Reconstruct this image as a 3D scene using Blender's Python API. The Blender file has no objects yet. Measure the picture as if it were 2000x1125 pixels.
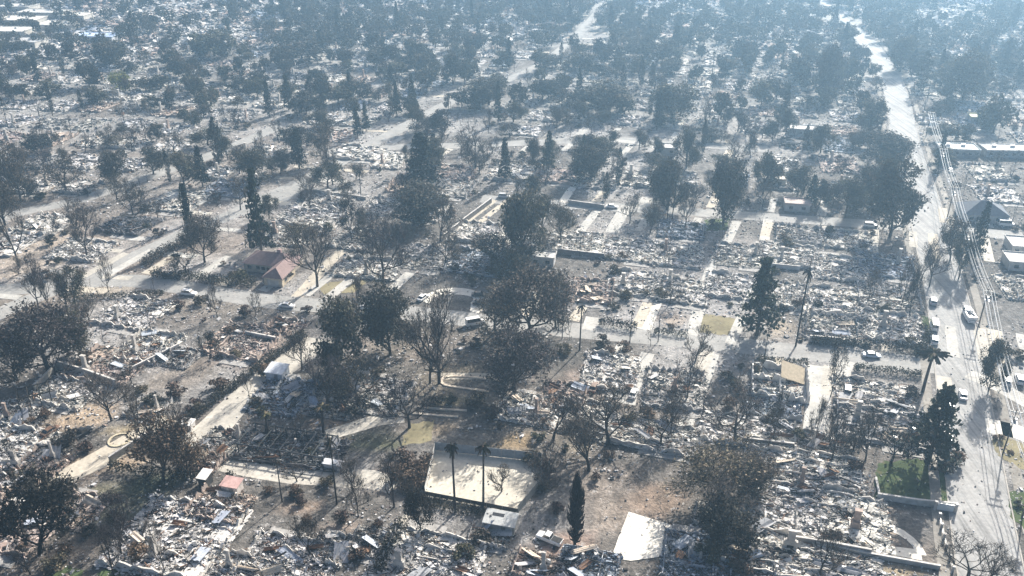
import bpy, math, random
import numpy as np
from mathutils import Vector, Matrix

# ------------------------------------------------------------------ camera, sky, sun, exposure
sc = bpy.context.scene
CAM_H, PITCH, FOC = 125.0, math.radians(27.4), 1700.0      # metres, radians, pixels of a 2000 px wide frame
cam_d = bpy.data.cameras.new('camera'); cam = bpy.data.objects.new('camera', cam_d)
sc.collection.objects.link(cam); sc.camera = cam
cam_d.sensor_width = 36.0; cam_d.lens = 36.0 * FOC / 2000.0
cam_d.clip_start = 0.5; cam_d.clip_end = 12000.0
cam.location = (0, 0, CAM_H); cam.rotation_euler = (math.pi / 2 - PITCH, 0, 0)

SUN_AZ, SUN_EL = math.radians(31.0), math.radians(31.0)    # azimuth clockwise from +Y
world = bpy.data.worlds.new('World'); sc.world = world; world.use_nodes = True
wn = world.node_tree; wn.nodes.clear()
sky_t = wn.nodes.new('ShaderNodeTexSky'); sky_t.sky_type = 'NISHITA'; sky_t.sun_disc = False
sky_t.sun_elevation = SUN_EL; sky_t.sun_rotation = SUN_AZ; sky_t.air_density = 0.7; sky_t.dust_density = 6.0; sky_t.ozone_density = 0.4; sky_t.altitude = 300
bg = wn.nodes.new('ShaderNodeBackground'); bg.inputs['Strength'].default_value = 0.078
wo = wn.nodes.new('ShaderNodeOutputWorld')
wn.links.new(sky_t.outputs[0], bg.inputs[0]); wn.links.new(bg.outputs[0], wo.inputs[0])
sun_d = bpy.data.lights.new('sun', 'SUN'); sun = bpy.data.objects.new('sun', sun_d); sc.collection.objects.link(sun)
sun_d.energy = 5.0; sun_d.angle = math.radians(0.6); sun_d.color = (1.0, 0.945, 0.865)
sdir = Vector((math.sin(SUN_AZ) * math.cos(SUN_EL), math.cos(SUN_AZ) * math.cos(SUN_EL), math.sin(SUN_EL)))
sun.rotation_euler = sdir.to_track_quat('Z', 'Y').to_euler()
vs = sc.view_settings; vs.view_transform = 'Standard'; vs.look = 'None'; vs.exposure = 1.24; vs.gamma = 1.0
vs.use_curve_mapping = False
sc.render.engine = 'CYCLES'
cy = sc.cycles
cy.use_denoising = True; cy.max_bounces = 4; cy.diffuse_bounces = 2; cy.glossy_bounces = 1
cy.transmission_bounces = 2; cy.volume_bounces = 1; cy.transparent_max_bounces = 4
cy.caustics_reflective = False; cy.caustics_refractive = False

# ------------------------------------------------------------------ small maths
CT, ST = math.cos(PITCH), math.sin(PITCH)
def G(px, py):
    """ground point (metres) that lies under a point of the survey frame (2000 x 1125)"""
    q = (py - 562.5) / FOC
    t = CAM_H / (ST + q * CT)
    return ((px - 1000) / FOC * t, t * (CT - q * ST))
def height_of(by, Y, ty):
    q = (ty - 562.5) / FOC
    return CAM_H - Y * (q * CT + ST) / (CT - q * ST)
def ppm(py): return (ST * FOC + (py - 562.5) * CT) / CAM_H      # pixels per metre across, at a ground row
def GP(pts): return [G(*p) for p in pts]
RNG = np.random.default_rng(7)
random.seed(7)

# ------------------------------------------------------------------ materials
def new_mat(name):
    m = bpy.data.materials.new(name); m.use_nodes = True
    nt = m.node_tree; b = nt.nodes['Principled BSDF']
    b.inputs['Specular IOR Level'].default_value = 0.25
    return m, nt, b
def node(nt, t, **kw):
    n = nt.nodes.new(t)
    for k, v in kw.items():
        if k in n.inputs: n.inputs[k].default_value = v
        else: setattr(n, k, v)
    return n
def ramp(nt, stops):
    r = nt.nodes.new('ShaderNodeValToRGB'); e = r.color_ramp.elements
    while len(e) < len(stops): e.new(0.5)
    for i, (p, c) in enumerate(stops):
        e[i].position = p; e[i].color = (c[0], c[1], c[2], 1) if hasattr(c, '__len__') else (c, c, c, 1)
    return r
def mixc(nt, a, b, fac, mode='MIX'):
    m = nt.nodes.new('ShaderNodeMix'); m.data_type = 'RGBA'; m.blend_type = mode
    for s, v in ((6, a), (7, b), (0, fac)):
        if hasattr(v, 'links') or hasattr(v, 'is_linked'): nt.links.new(v, m.inputs[s])
        elif s == 0: m.inputs[0].default_value = v
        else: m.inputs[s].default_value = (v[0], v[1], v[2], 1)
    return m.outputs[2]
def mat_tint(name, rough=0.9, nscale=1.6, lo=0.72, hi=1.2, bump=0.0, transl=0.0, objvar=0.0, spec=0.2):
    m, nt, b = new_mat(name)
    at = node(nt, 'ShaderNodeAttribute', attribute_name='tint')
    geo = node(nt, 'ShaderNodeNewGeometry')
    nz = node(nt, 'ShaderNodeTexNoise', Scale=nscale, Detail=4.0, Roughness=0.65)
    nt.links.new(geo.outputs['Position'], nz.inputs['Vector'])
    rp = ramp(nt, [(0.3, lo), (0.7, hi)]); nt.links.new(nz.outputs[0], rp.inputs[0])
    col = mixc(nt, at.outputs[0], rp.outputs[0], 1.0, 'MULTIPLY')
    if objvar:
        oi = node(nt, 'ShaderNodeObjectInfo')
        r2 = ramp(nt, [(0.0, (1 - objvar, 1 - objvar, 1 - objvar * 0.6)), (1.0, (1 + objvar, 1 + objvar * 0.9, 1 + objvar * 0.4))])
        nt.links.new(oi.outputs['Random'], r2.inputs[0])
        col = mixc(nt, col, r2.outputs[0], 1.0, 'MULTIPLY')
    nt.links.new(col, b.inputs['Base Color']); b.inputs['Roughness'].default_value = rough
    b.inputs['Specular IOR Level'].default_value = spec
    if bump:
        bp = node(nt, 'ShaderNodeBump', Strength=bump, Distance=0.3); nt.links.new(nz.outputs[0], bp.inputs['Height'])
        nt.links.new(bp.outputs[0], b.inputs['Normal'])
    if transl:
        tr = node(nt, 'ShaderNodeBsdfTranslucent'); nt.links.new(col, tr.inputs[0])
        mx = node(nt, 'ShaderNodeMixShader'); mx.inputs[0].default_value = transl
        nt.links.new(b.outputs[0], mx.inputs[1]); nt.links.new(tr.outputs[0], mx.inputs[2])
        nt.links.new(mx.outputs[0], nt.nodes['Material Output'].inputs[0])
    return m
M = {}
M['debris'] = mat_tint('debris', 0.85, 1.8, 0.7, 1.2, objvar=0.10)
M['bark'] = mat_tint('bark', 0.95, 3.0, 0.6, 1.3, objvar=0.25)
M['leaf'] = mat_tint('leaf', 0.85, 0.9, 0.6, 1.3, transl=0.12, objvar=0.32, spec=0.1)
M['masonry'] = mat_tint('masonry', 0.9, 0.8, 0.7, 1.15, bump=0.2)
M['metal'] = mat_tint('painted_metal', 0.35, 0.6, 0.92, 1.05, spec=0.5)
M['glass'] = mat_tint('window_glass', 0.08, 0.6, 0.95, 1.05, spec=0.8)
M['rubber'] = mat_tint('rubber', 0.9, 2.0)
M['roof'] = mat_tint('roofing', 0.85, 1.4, 0.8, 1.15, bump=0.15)

def ground_mat():
    m, nt, b = new_mat('burned_ground')
    at = node(nt, 'ShaderNodeAttribute', attribute_name='tint')
    geo = node(nt, 'ShaderNodeNewGeometry')
    def nz(scale, det=5.0, ro=0.6):
        n = node(nt, 'ShaderNodeTexNoise', Scale=scale, Detail=det, Roughness=ro)
        nt.links.new(geo.outputs['Position'], n.inputs['Vector']); return n.outputs[0]
    n1, n2, n3, n4 = nz(0.09), nz(0.33, 6, 0.7), nz(1.3, 4, 0.7), nz(0.55, 5, 0.75)
    r1 = ramp(nt, [(0.32, 0.45), (0.5, 1.0), (0.68, 1.6)]); nt.links.new(n2, r1.inputs[0])
    c = mixc(nt, at.outputs[0], r1.outputs[0], 1.0, 'MULTIPLY')
    r2 = ramp(nt, [(0.35, 0.6), (0.65, 1.3)]); nt.links.new(n3, r2.inputs[0])
    c = mixc(nt, c, r2.outputs[0], 0.8, 'MULTIPLY')
    ra = ramp(nt, [(0.56, 0.0), (0.64, 1.0)]); nt.links.new(n4, ra.inputs[0])      # scattered ash
    ra2 = ramp(nt, [(0.42, 0.0), (0.6, 0.75)]); nt.links.new(n1, ra2.inputs[0])
    ash = mixc(nt, (0, 0, 0), ra.outputs[0], ra2.outputs[0], 'MIX')
    c = mixc(nt, c, (0.44, 0.42, 0.40), ash)
    rb = ramp(nt, [(0.62, 0.0), (0.7, 0.8)]); nt.links.new(n2, rb.inputs[0])        # soot
    c = mixc(nt, c, (0.045, 0.042, 0.04), rb.outputs[0])
    nt.links.new(c, b.inputs['Base Color']); b.inputs['Roughness'].default_value = 0.95
    bp = node(nt, 'ShaderNodeBump', Strength=0.7, Distance=0.5); nt.links.new(n3, bp.inputs['Height'])
    nt.links.new(bp.outputs[0], b.inputs['Normal'])
    return m
M['ground'] = ground_mat()
def paving_mat(name, col, patch=0.25, streak=None, dirt=(0.3, 0.27, 0.23), dirt_amt=0.5, rough=0.8):
    m, nt, b = new_mat(name)
    geo = node(nt, 'ShaderNodeNewGeometry')
    def nz(scale, det=5.0, vec=None):
        n = node(nt, 'ShaderNodeTexNoise', Scale=scale, Detail=det, Roughness=0.65)
        nt.links.new(vec or geo.outputs['Position'], n.inputs['Vector']); return n.outputs[0]
    n1, n2, n3 = nz(0.16), nz(1.2), nz(0.45, 6)
    r = ramp(nt, [(0.3, 1 - patch), (0.7, 1 + patch)]); nt.links.new(n1, r.inputs[0])
    c = mixc(nt, col, r.outputs[0], 1.0, 'MULTIPLY')
    r2 = ramp(nt, [(0.35, 0.85), (0.65, 1.12)]); nt.links.new(n2, r2.inputs[0])
    c = mixc(nt, c, r2.outputs[0], 1.0, 'MULTIPLY')
    rd = ramp(nt, [(0.55, 0.0), (0.72, dirt_amt)]); nt.links.new(n3, rd.inputs[0])
    c = mixc(nt, c, dirt, rd.outputs[0])
    if streak is not None:                                  # tar seams and wheel polish that run along the road
        mp = node(nt, 'ShaderNodeMapping'); mp.inputs['Rotation'].default_value = (0, 0, streak)
        mp.inputs['Scale'].default_value = (0.7, 0.02, 1)
        nt.links.new(geo.outputs['Position'], mp.inputs[0])
        n4 = nz(1.0, 4.0, mp.outputs[0])
        rs = ramp(nt, [(0.38, 0.72), (0.5, 1.0), (0.66, 1.12)]); nt.links.new(n4, rs.inputs[0])
        c = mixc(nt, c, rs.outputs[0], 1.0, 'MULTIPLY')
    nt.links.new(c, b.inputs['Base Color']); b.inputs['Roughness'].default_value = rough; b.inputs['Specular IOR Level'].default_value = 0.08
    return m
M['asphalt_avenue'] = paving_mat('asphalt_avenue', (0.305, 0.303, 0.295), 0.15, math.radians(21), dirt_amt=0.3)
M['asphalt'] = paving_mat('asphalt_street', (0.295, 0.29, 0.276), 0.2, None, dirt_amt=0.3)
M['footway'] = paving_mat('footway', (0.24, 0.225, 0.2), 0.3, None, (0.12, 0.1, 0.085), 0.9)
M['lane'] = paving_mat('pale_gravel', (0.43, 0.405, 0.355), 0.2, None, (0.2, 0.18, 0.16), 0.5)
M['concrete'] = paving_mat('concrete', (0.42, 0.41, 0.38), 0.2, None, (0.22, 0.2, 0.18), 0.5)
M['white_concrete'] = paving_mat('white_concrete', (0.66, 0.63, 0.56), 0.12, None, (0.3, 0.28, 0.25), 0.5)
M['court_sand'] = paving_mat('court_surface', (0.52, 0.485, 0.41), 0.1, None, (0.3, 0.27, 0.23), 0.3)
M['lawn'] = paving_mat('green_lawn', (0.06, 0.082, 0.036), 0.5, None, (0.12, 0.105, 0.06), 0.95, 0.95)
M['dry_lawn'] = paving_mat('dry_lawn', (0.22, 0.195, 0.12), 0.3, None, (0.2, 0.16, 0.11), 0.8, 0.95)
M['lane_path'] = paving_mat('pale_path', (0.44, 0.40, 0.33), 0.15, None, (0.25, 0.22, 0.18), 0.4)

# ------------------------------------------------------------------ mesh building
def npmesh(name, V, F, mats, tint=None, midx=None, smooth=False):
    V = np.asarray(V, dtype=np.float32).reshape(-1, 3); F = np.asarray(F, dtype=np.int32)
    k = F.shape[1]; n = len(F)
    me = bpy.data.meshes.new(name)
    me.vertices.add(len(V)); me.vertices.foreach_set('co', V.ravel())
    me.loops.add(n * k); me.loops.foreach_set('vertex_index', F.ravel())
    me.polygons.add(n)
    me.polygons.foreach_set('loop_start', np.arange(0, n * k, k, dtype=np.int32))
    if midx is not None: me.polygons.foreach_set('material_index', np.asarray(midx, dtype=np.int32))
    me.polygons.foreach_set('use_smooth', np.full(n, bool(smooth)))
    me.update(calc_edges=True)
    if tint is not None:
        a = me.attributes.new('tint', 'FLOAT_COLOR', 'FACE')
        t = np.ones((n, 4), dtype=np.float32); t[:, :3] = tint
        a.data.foreach_set('color', t.ravel())
    for m in (mats if isinstance(mats, (list, tuple)) else [mats]): me.materials.append(m)
    return me
class Acc:
    """collects quads of one part, with a colour for each face"""
    def __init__(s): s.V, s.F, s.T, s.Mi, s.n = [], [], [], [], 0
    def add(s, V, F, t, mi=0):
        V = np.asarray(V, float).reshape(-1, 3); F = np.asarray(F, int)
        s.V.append(V); s.F.append(F + s.n); s.n += len(V)
        t = np.asarray(t, float)
        s.T.append(np.broadcast_to(t, (len(F), 3)) if t.ndim == 1 else t)
        s.Mi.append(np.full(len(F), mi)); return s
    def box(s, c, h, t, rz=0.0, mi=0):
        R = np.array([[math.cos(rz), -math.sin(rz), 0], [math.sin(rz), math.cos(rz), 0], [0, 0, 1]])
        V, F = boxes(np.array([c]), np.array([h]), R[None]); return s.add(V, F, t, mi)
    def tube(s, p0, p1, r0, r1, t, k=8, mi=0, cap=True):
        V, F = tubes(np.array([p0]), np.array([p1]), np.array([r0]), np.array([r1]), k); s.add(V, F, t, mi)
        if cap and k == 8:
            for o in (0, 8): s.add(V[o:o + 8], [[0, 1, 2, 3], [0, 3, 4, 5], [0, 5, 6, 7]], t, mi)
        return s
    def quad(s, pts, t, mi=0): return s.add(pts, [[0, 1, 2, 3]], t, mi)
    def mesh(s, name, mats, smooth=False):
        return npmesh(name, np.concatenate(s.V), np.concatenate(s.F), mats, np.concatenate(s.T), np.concatenate(s.Mi), smooth)
BOXV = np.array([[-1, -1, -1], [1, -1, -1], [1, 1, -1], [-1, 1, -1], [-1, -1, 1], [1, -1, 1], [1, 1, 1], [-1, 1, 1]], float)
BOXF = np.array([[0, 3, 2, 1], [4, 5, 6, 7], [0, 1, 5, 4], [1, 2, 6, 5], [2, 3, 7, 6], [3, 0, 4, 7]])
def boxes(c, h, R):
    n = len(c)
    V = np.einsum('nij,nkj->nki', R, BOXV[None] * h[:, None, :]) + c[:, None, :]
    F = (np.arange(n) * 8)[:, None, None] + BOXF[None]
    return V.reshape(-1, 3), F.reshape(-1, 4)
def rot_rand(rng, n, tilt):
    """random heading, then a tilt (radians, gaussian) about a random horizontal axis"""
    a = rng.uniform(0, 2 * math.pi, n); b = rng.uniform(0, 2 * math.pi, n)
    t = np.clip(rng.normal(0, 1, n) * tilt, -1.4, 1.4)
    ca, sa = np.cos(a), np.sin(a); z = np.zeros(n); o = np.ones(n)
    Rz = np.stack([np.stack([ca, -sa, z], -1), np.stack([sa, ca, z], -1), np.stack([z, z, o], -1)], 1)
    ax = np.stack([np.cos(b), np.sin(b), z], -1); c, s = np.cos(t), np.sin(t)
    K = np.zeros((n, 3, 3)); K[:, 0, 2] = ax[:, 1]; K[:, 1, 2] = -ax[:, 0]; K[:, 2, 0] = -ax[:, 1]; K[:, 2, 1] = ax[:, 0]
    Rt = np.eye(3)[None] + s[:, None, None] * K + (1 - c)[:, None, None] * (K @ K)
    return Rt @ Rz
def tubes(p0, p1, r0, r1, k=4):
    n = len(p0); d = p1 - p0; d = d / (np.linalg.norm(d, axis=1, keepdims=True) + 1e-9)
    ref = np.where(np.abs(d[:, 2:3]) < 0.9, np.array([[0, 0, 1.0]]), np.array([[1.0, 0, 0]]))
    u = np.cross(d, ref); u /= np.linalg.norm(u, axis=1, keepdims=True) + 1e-9; v = np.cross(d, u)
    a = np.arange(k) * 2 * math.pi / k
    ring = u[:, None, :] * np.cos(a)[None, :, None] + v[:, None, :] * np.sin(a)[None, :, None]
    V = np.concatenate([p0[:, None] + ring * r0[:, None, None], p1[:, None] + ring * r1[:, None, None]], 1)
    i = np.arange(k); j = (i + 1) % k
    F = np.stack([i, j, j + k, i + k], -1)[None] + (np.arange(n) * 2 * k)[:, None, None]
    return V.reshape(-1, 3), F.reshape(-1, 4)
def leaf_quads(rng, c, size, flat=0.0):
    n = len(c)
    a = rng.normal(0, 1, (n, 3)); a[:, 2] *= (1 - flat); a /= np.linalg.norm(a, axis=1, keepdims=True) + 1e-9
    b = rng.normal(0, 1, (n, 3)); b[:, 2] *= (1 - flat); b -= a * np.sum(a * b, 1, keepdims=True); b /= np.linalg.norm(b, axis=1, keepdims=True) + 1e-9
    s = size[:, None] if hasattr(size, 'shape') else size
    a, b = a * s, b * s * 0.62
    V = np.stack([c - a, c - b, c + a, c + b], 1)
    return V.reshape(-1, 3), np.arange(4 * n).reshape(n, 4)

# ------------------------------------------------------------------ objects
COL = sc.collection
THINGS = []                                               # everything that still needs a label that singles it out
def put(name, me, parent=None, loc=(0, 0, 0), rz=0.0, scale=(1, 1, 1)):
    o = bpy.data.objects.new(name, me); COL.objects.link(o)
    if parent is not None: o.parent = parent
    o.location = loc; o.rotation_euler = (0, 0, rz); o.scale = scale
    return o
def tag(o, label=None, cat=None, group=None, kind=None):
    if label: o['label'] = label
    if cat: o['category'] = cat
    if group: o['group'] = group
    if kind: o['kind'] = kind
    return o
def later(o, look, kindword, cat, group, pos):
    """a thing of a numerous kind: its label is made at the end, once every thing of its kind stands"""
    tag(o, None, cat, group); THINGS.append((o, look, kindword, o.name.split('.')[0], pos))
def structure(name, me, label, z=0.0):
    return tag(put(name, me, None, (0, 0, z)), label, None, None, 'structure')
def sheet(name, pts, mat, label, z):
    """flat polygon lying on the ground, cut into triangles by Blender"""
    import bmesh
    bm = bmesh.new(); f = bm.faces.new([bm.verts.new((p[0], p[1], 0)) for p in pts])
    bm.normal_update()
    if f.normal.z < 0: f.normal_flip()
    me = bpy.data.meshes.new(name); bm.to_mesh(me); bm.free(); me.materials.append(mat)
    return structure(name, me, label, z)
def ragged(px):
    P = GP(px); out = []; r = random.Random(int(px[0][0]))
    for a, b in zip(P, P[1:] + P[:1]):
        n = max(2, int(math.hypot(b[0] - a[0], b[1] - a[1]) / 0.8))
        out += [(a[0] + (b[0] - a[0]) * k / n + r.uniform(-.4, .4), a[1] + (b[1] - a[1]) * k / n + r.uniform(-.5, .5)) for k in range(n)]
    return out
def smooth_line(pts, step=6.0):
    P = [Vector((p[0], p[1])) for p in pts]; out = []
    for i in range(len(P) - 1):
        p0, p1, p2, p3 = P[max(i - 1, 0)], P[i], P[i + 1], P[min(i + 2, len(P) - 1)]
        n = max(2, int((p2 - p1).length / step))
        for k in range(n):
            t = k / n
            out.append(0.5 * ((2 * p1) + (p2 - p0) * t + (2 * p0 - 5 * p1 + 4 * p2 - p3) * t * t + (3 * p1 - p0 - 3 * p2 + p3) * t ** 3))
    out.append(P[-1]); return out
def offset_line(L, d):
    out = []
    for i, p in enumerate(L):
        t = (L[min(i + 1, len(L) - 1)] - L[max(i - 1, 0)]).normalized()
        out.append(Vector((p.x + t.y * d, p.y - t.x * d)))
    return out
ROADS = []                                                # (points, half width) kept clear of houses and trees
def ribbon(name, pts, w, mat, label, z, wig=0.0):
    L = smooth_line(pts); a, b = offset_line(L, -w / 2), offset_line(L, w / 2)
    rr = random.Random(len(L))
    if wig:
        a = [p + Vector((rr.uniform(-wig, wig), rr.uniform(-wig, wig))) for p in a]
        b = [p + Vector((rr.uniform(-wig, wig), rr.uniform(-wig, wig))) for p in b]
    V = [(p.x, p.y, 0) for p in a] + [(p.x, p.y, 0) for p in b]; n = len(L)
    F = [[i, n + i, n + i + 1, i + 1] for i in range(n - 1)]
    ROADS.append((np.array([[p.x, p.y] for p in L]), w / 2))
    return structure(name, npmesh(name, V, F, mat), label, z)
def wall_strip(name, pts, w, h, mat, label, tint, z=0.0, kind='structure'):
    """a low kerb or a wall that follows a line"""
    L = [Vector(p) for p in pts]; a, b = offset_line(L, -w / 2), offset_line(L, w / 2); n = len(L)
    V = [(p.x, p.y, -0.05) for p in a] + [(p.x, p.y, -0.05) for p in b] + [(p.x, p.y, h) for p in a] + [(p.x, p.y, h) for p in b]
    F = []
    for i in range(n - 1):
        F += [[2 * n + i, 3 * n + i, 3 * n + i + 1, 2 * n + i + 1], [i, 2 * n + i, 2 * n + i + 1, i + 1], [n + i, n + i + 1, 3 * n + i + 1, 3 * n + i]]
    F += [[0, n, 3 * n, 2 * n], [n - 1, 3 * n - 1, 4 * n - 1, 2 * n - 1][::-1]]
    return npmesh(name, V, F, mat, np.tile(np.array(tint, float), (len(F), 1)))

# ================================================================== THE SETTING
# ------------------------------------------------------------------ ground: one sheet, soil colour by place
def axis(lo, hi, step, far):
    core = list(np.arange(lo, hi + 0.1, step)); s, a, b = step, lo, hi; left, right = [], []
    while a > -far: s *= 1.6; a -= s; left.append(a)
    s = step
    while b < far: s *= 1.6; b += s; right.append(b)
    return np.array(left[::-1] + core + right)
gx, gy = axis(-480, 520, 3.0, 3500), axis(90, 860, 3.0, 3500)
XX, YY = np.meshgrid(gx, gy); nX, nY = len(gx), len(gy)
def vnoise(x, y, s, seed):
    r = np.random.default_rng(seed); T = r.random((64, 64)); x = x / s; y = y / s
    xi, yi = np.floor(x).astype(int), np.floor(y).astype(int); fx, fy = x - xi, y - yi
    fx, fy = fx * fx * (3 - 2 * fx), fy * fy * (3 - 2 * fy)
    g = lambda i, j: T[i % 64, j % 64]
    return (g(xi, yi) * (1 - fx) + g(xi + 1, yi) * fx) * (1 - fy) + (g(xi, yi + 1) * (1 - fx) + g(xi + 1, yi + 1) * fx) * fy
n1 = 0.6 * vnoise(XX, YY, 34, 1) + 0.4 * vnoise(XX, YY, 13, 2); n2 = 0.6 * vnoise(XX, YY, 50, 3) + 0.4 * vnoise(XX, YY, 17, 4)
tint = np.zeros((nY, nX, 3)) + np.array([0.105, 0.097, 0.088])
def blend(c, w):
    global tint
    tint = tint * (1 - w[..., None]) + np.array(c) * w[..., None]
blend((0.21, 0.175, 0.145), np.clip((n1 - 0.55) * 4, 0, 1) * 0.65)     # tan soil
blend((0.235, 0.2, 0.172), np.clip((-40 - XX) / 60, 0, 1) * np.clip((YY - 205) / 40, 0, 1) * np.clip((470 - YY) / 80, 0, 1) * 0.55)
blend((0.07, 0.066, 0.06), np.clip((0.42 - n2) * 5, 0, 1) * 0.8)      # charred
blend((0.33, 0.32, 0.31), np.clip((n2 - 0.57) * 5, 0, 1) * 0.75)       # ash
blend((0.30, 0.295, 0.285), np.clip((YY - 270) / 160, 0, 1) * np.clip((n1 - 0.38) * 4, 0, 1) * 0.7)   # whole blocks under ash
# places whose soil has a colour of its own: (x, y, radius across px, radius deep px, colour, strength)
for px, py, rx, ry, c, w in [
    (1170, 950, 60, 50, (0.215, 0.183, 0.155), .9), (1190, 1010, 45, 40, (0.235, 0.198, 0.165), .9), (1090, 1070, 60, 30, (0.27, 0.19, 0.15), .8),
    (1290, 975, 60, 35, (0.22, 0.165, 0.125), .9), (1135, 870, 35, 18, (0.24, 0.21, 0.16), .8), (1010, 865, 30, 14, (0.36, 0.25, 0.12), .9),
    (200, 900, 90, 18, (0.36, 0.28, 0.2), .9), (110, 930, 70, 16, (0.37, 0.29, 0.22), .9), (150, 815, 60, 22, (0.36, 0.28, 0.2), .9),
    (270, 840, 60, 18, (0.33, 0.27, 0.17), .8), (330, 1010, 30, 14, (0.3, 0.2, 0.16), .5),
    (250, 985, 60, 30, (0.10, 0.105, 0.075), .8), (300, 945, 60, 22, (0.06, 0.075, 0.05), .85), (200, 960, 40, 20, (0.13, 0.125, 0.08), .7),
    (590, 990, 40, 16, (0.27, 0.2, 0.15), .8), (660, 1030, 40, 18, (0.25, 0.2, 0.165), .8), (640, 820, 60, 10, (0.27, 0.19, 0.13), .7),
    (1080, 800, 70, 60, (0.24, 0.19, 0.16), .5), (1130, 750, 40, 40, (0.27, 0.215, 0.18), .7), (870, 740, 60, 50, (0.17, 0.145, 0.11), .7),
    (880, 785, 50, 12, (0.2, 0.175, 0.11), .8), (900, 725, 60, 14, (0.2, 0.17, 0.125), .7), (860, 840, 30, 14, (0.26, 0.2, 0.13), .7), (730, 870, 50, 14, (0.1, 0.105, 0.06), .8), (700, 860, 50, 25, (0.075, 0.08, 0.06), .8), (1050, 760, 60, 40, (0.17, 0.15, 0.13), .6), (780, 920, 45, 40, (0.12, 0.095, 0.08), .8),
    (430, 590, 160, 22, (0.19, 0.17, 0.145), .6), (60, 500, 110, 60, (0.33, 0.28, 0.23), .85), (180, 560, 120, 20, (0.3, 0.26, 0.21), .7), (60, 590, 90, 30, (0.2, 0.17, 0.14), .6),
    (480, 690, 80, 30, (0.25, 0.19, 0.155), .6), (350, 740, 60, 30, (0.2, 0.165, 0.13), .6), (1310, 620, 34, 12, (0.3, 0.22, 0.15), .9),
    (1530, 640, 30, 16, (0.28, 0.24, 0.19), .9), (1230, 730, 60, 40, (0.3, 0.28, 0.26), .6), (1680, 570, 130, 90, (0.27, 0.26, 0.25), .5),
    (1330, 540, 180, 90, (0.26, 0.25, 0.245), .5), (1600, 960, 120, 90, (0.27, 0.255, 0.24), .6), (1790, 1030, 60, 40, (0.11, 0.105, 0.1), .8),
    (1760, 1110, 60, 14, (0.3, 0.24, 0.15), .7), (1700, 890, 90, 25, (0.1, 0.09, 0.08), .7), (30, 30, 170, 60, (0.40, 0.39, 0.36), .8),
    (1960, 640, 60, 70, (0.13, 0.125, 0.12), .6), (900, 330, 160, 40, (0.27, 0.25, 0.235), .4), (1000, 850, 160, 40, (0.14, 0.12, 0.09), .4),
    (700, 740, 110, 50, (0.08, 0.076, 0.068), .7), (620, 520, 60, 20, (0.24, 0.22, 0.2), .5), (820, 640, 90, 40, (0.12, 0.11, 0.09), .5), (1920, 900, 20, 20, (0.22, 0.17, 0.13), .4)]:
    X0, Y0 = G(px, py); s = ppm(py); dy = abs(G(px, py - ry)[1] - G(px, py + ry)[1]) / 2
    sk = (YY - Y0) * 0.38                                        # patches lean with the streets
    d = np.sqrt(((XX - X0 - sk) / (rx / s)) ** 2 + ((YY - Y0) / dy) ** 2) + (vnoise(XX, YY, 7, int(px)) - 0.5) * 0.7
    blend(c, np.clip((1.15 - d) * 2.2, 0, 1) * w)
idx = np.arange(nX * nY).reshape(nY, nX)
gF = np.stack([idx[:-1, :-1], idx[:-1, 1:], idx[1:, 1:], idx[1:, :-1]], -1).reshape(-1, 4)
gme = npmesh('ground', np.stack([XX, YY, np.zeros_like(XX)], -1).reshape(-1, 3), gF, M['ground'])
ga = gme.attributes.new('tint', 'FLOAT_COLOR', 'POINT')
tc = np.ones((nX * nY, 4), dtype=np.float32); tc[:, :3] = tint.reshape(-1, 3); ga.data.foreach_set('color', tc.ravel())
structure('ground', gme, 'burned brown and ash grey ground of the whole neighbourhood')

# ------------------------------------------------------------------ roads, drives, lawns
AVE = GP([(1965, 1240), (1930, 1090), (1893, 850), (1868, 680), (1845, 560), (1815, 440), (1797, 370), (1768, 270), (1746, 170), (1712, 105), (1665, 55), (1615, 15), (1590, -10)])
ribbon('avenue', AVE, 12.0, M['asphalt_avenue'], 'wide pale avenue with tar streaks running away into the haze', 0.030)
for sgn, nm in ((-1, 'western'), (1, 'eastern')):
    L = smooth_line(AVE); me = wall_strip('kerb', offset_line(L, sgn * 6.15), 0.3, 0.13, M['masonry'], '', (0.36, 0.34, 0.31))
    structure('kerb', me, f'pale concrete kerb along the {nm} edge of the wide avenue')
    pv = offset_line(L, sgn * 8.6); ap = offset_line(L, sgn * 7.4); n = len(L); bp_ = offset_line(L, sgn * 9.6)
    V = [(p.x, p.y, 0) for p in ap] + [(p.x, p.y, 0) for p in bp_]
    F = [[i, n + i, n + i + 1, i + 1] for i in range(n - 1)]
    if sgn < 0: F = [f[::-1] for f in F]
    structure('pavement', npmesh('pavement', V, F, M['footway']), f'narrow concrete footway on the {nm} side of the wide avenue', 0.040)
S1 = GP([(-60, 575), (120, 556), (260, 548), (420, 572), (560, 592), (720, 603), (900, 622), (1100, 643), (1380, 668), (1640, 696), (1850, 716), (1960, 728), (2100, 745)])
ribbon('cross_street', S1, 8.4, M['asphalt'], 'pale side street crossing the middle of the neighbourhood', 0.022)
S2 = GP([(940, 388), (1090, 398), (1260, 408), (1500, 424), (1700, 438), (1830, 446), (2000, 462)])
ribbon('upper_cross_street', S2, 8.0, M['asphalt'], 'pale side street beyond the dense white rubble block', 0.018)
S3 = GP([(640, 300), (760, 288), (900, 284), (1050, 278), (1180, 272), (1320, 280), (1500, 292)])
ribbon('far_cross_street', S3, 8.0, M['asphalt'], 'distant side street below the hazy trees', 0.018)
D1 = GP([(-150, 690), (0, 612), (120, 560), (235, 515), (330, 470), (450, 420), (560, 368), (640, 330), (770, 258), (900, 190), (1040, 135), (1110, 85), (1170, 22), (1200, -20)])
ribbon('diagonal_street', D1, 7.6, M['asphalt'], 'pale street slanting from the wide junction towards the haze', 0.026)
D2 = GP([(-120, 470), (20, 420), (150, 392), (260, 355), (420, 300), (560, 240)])
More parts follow.
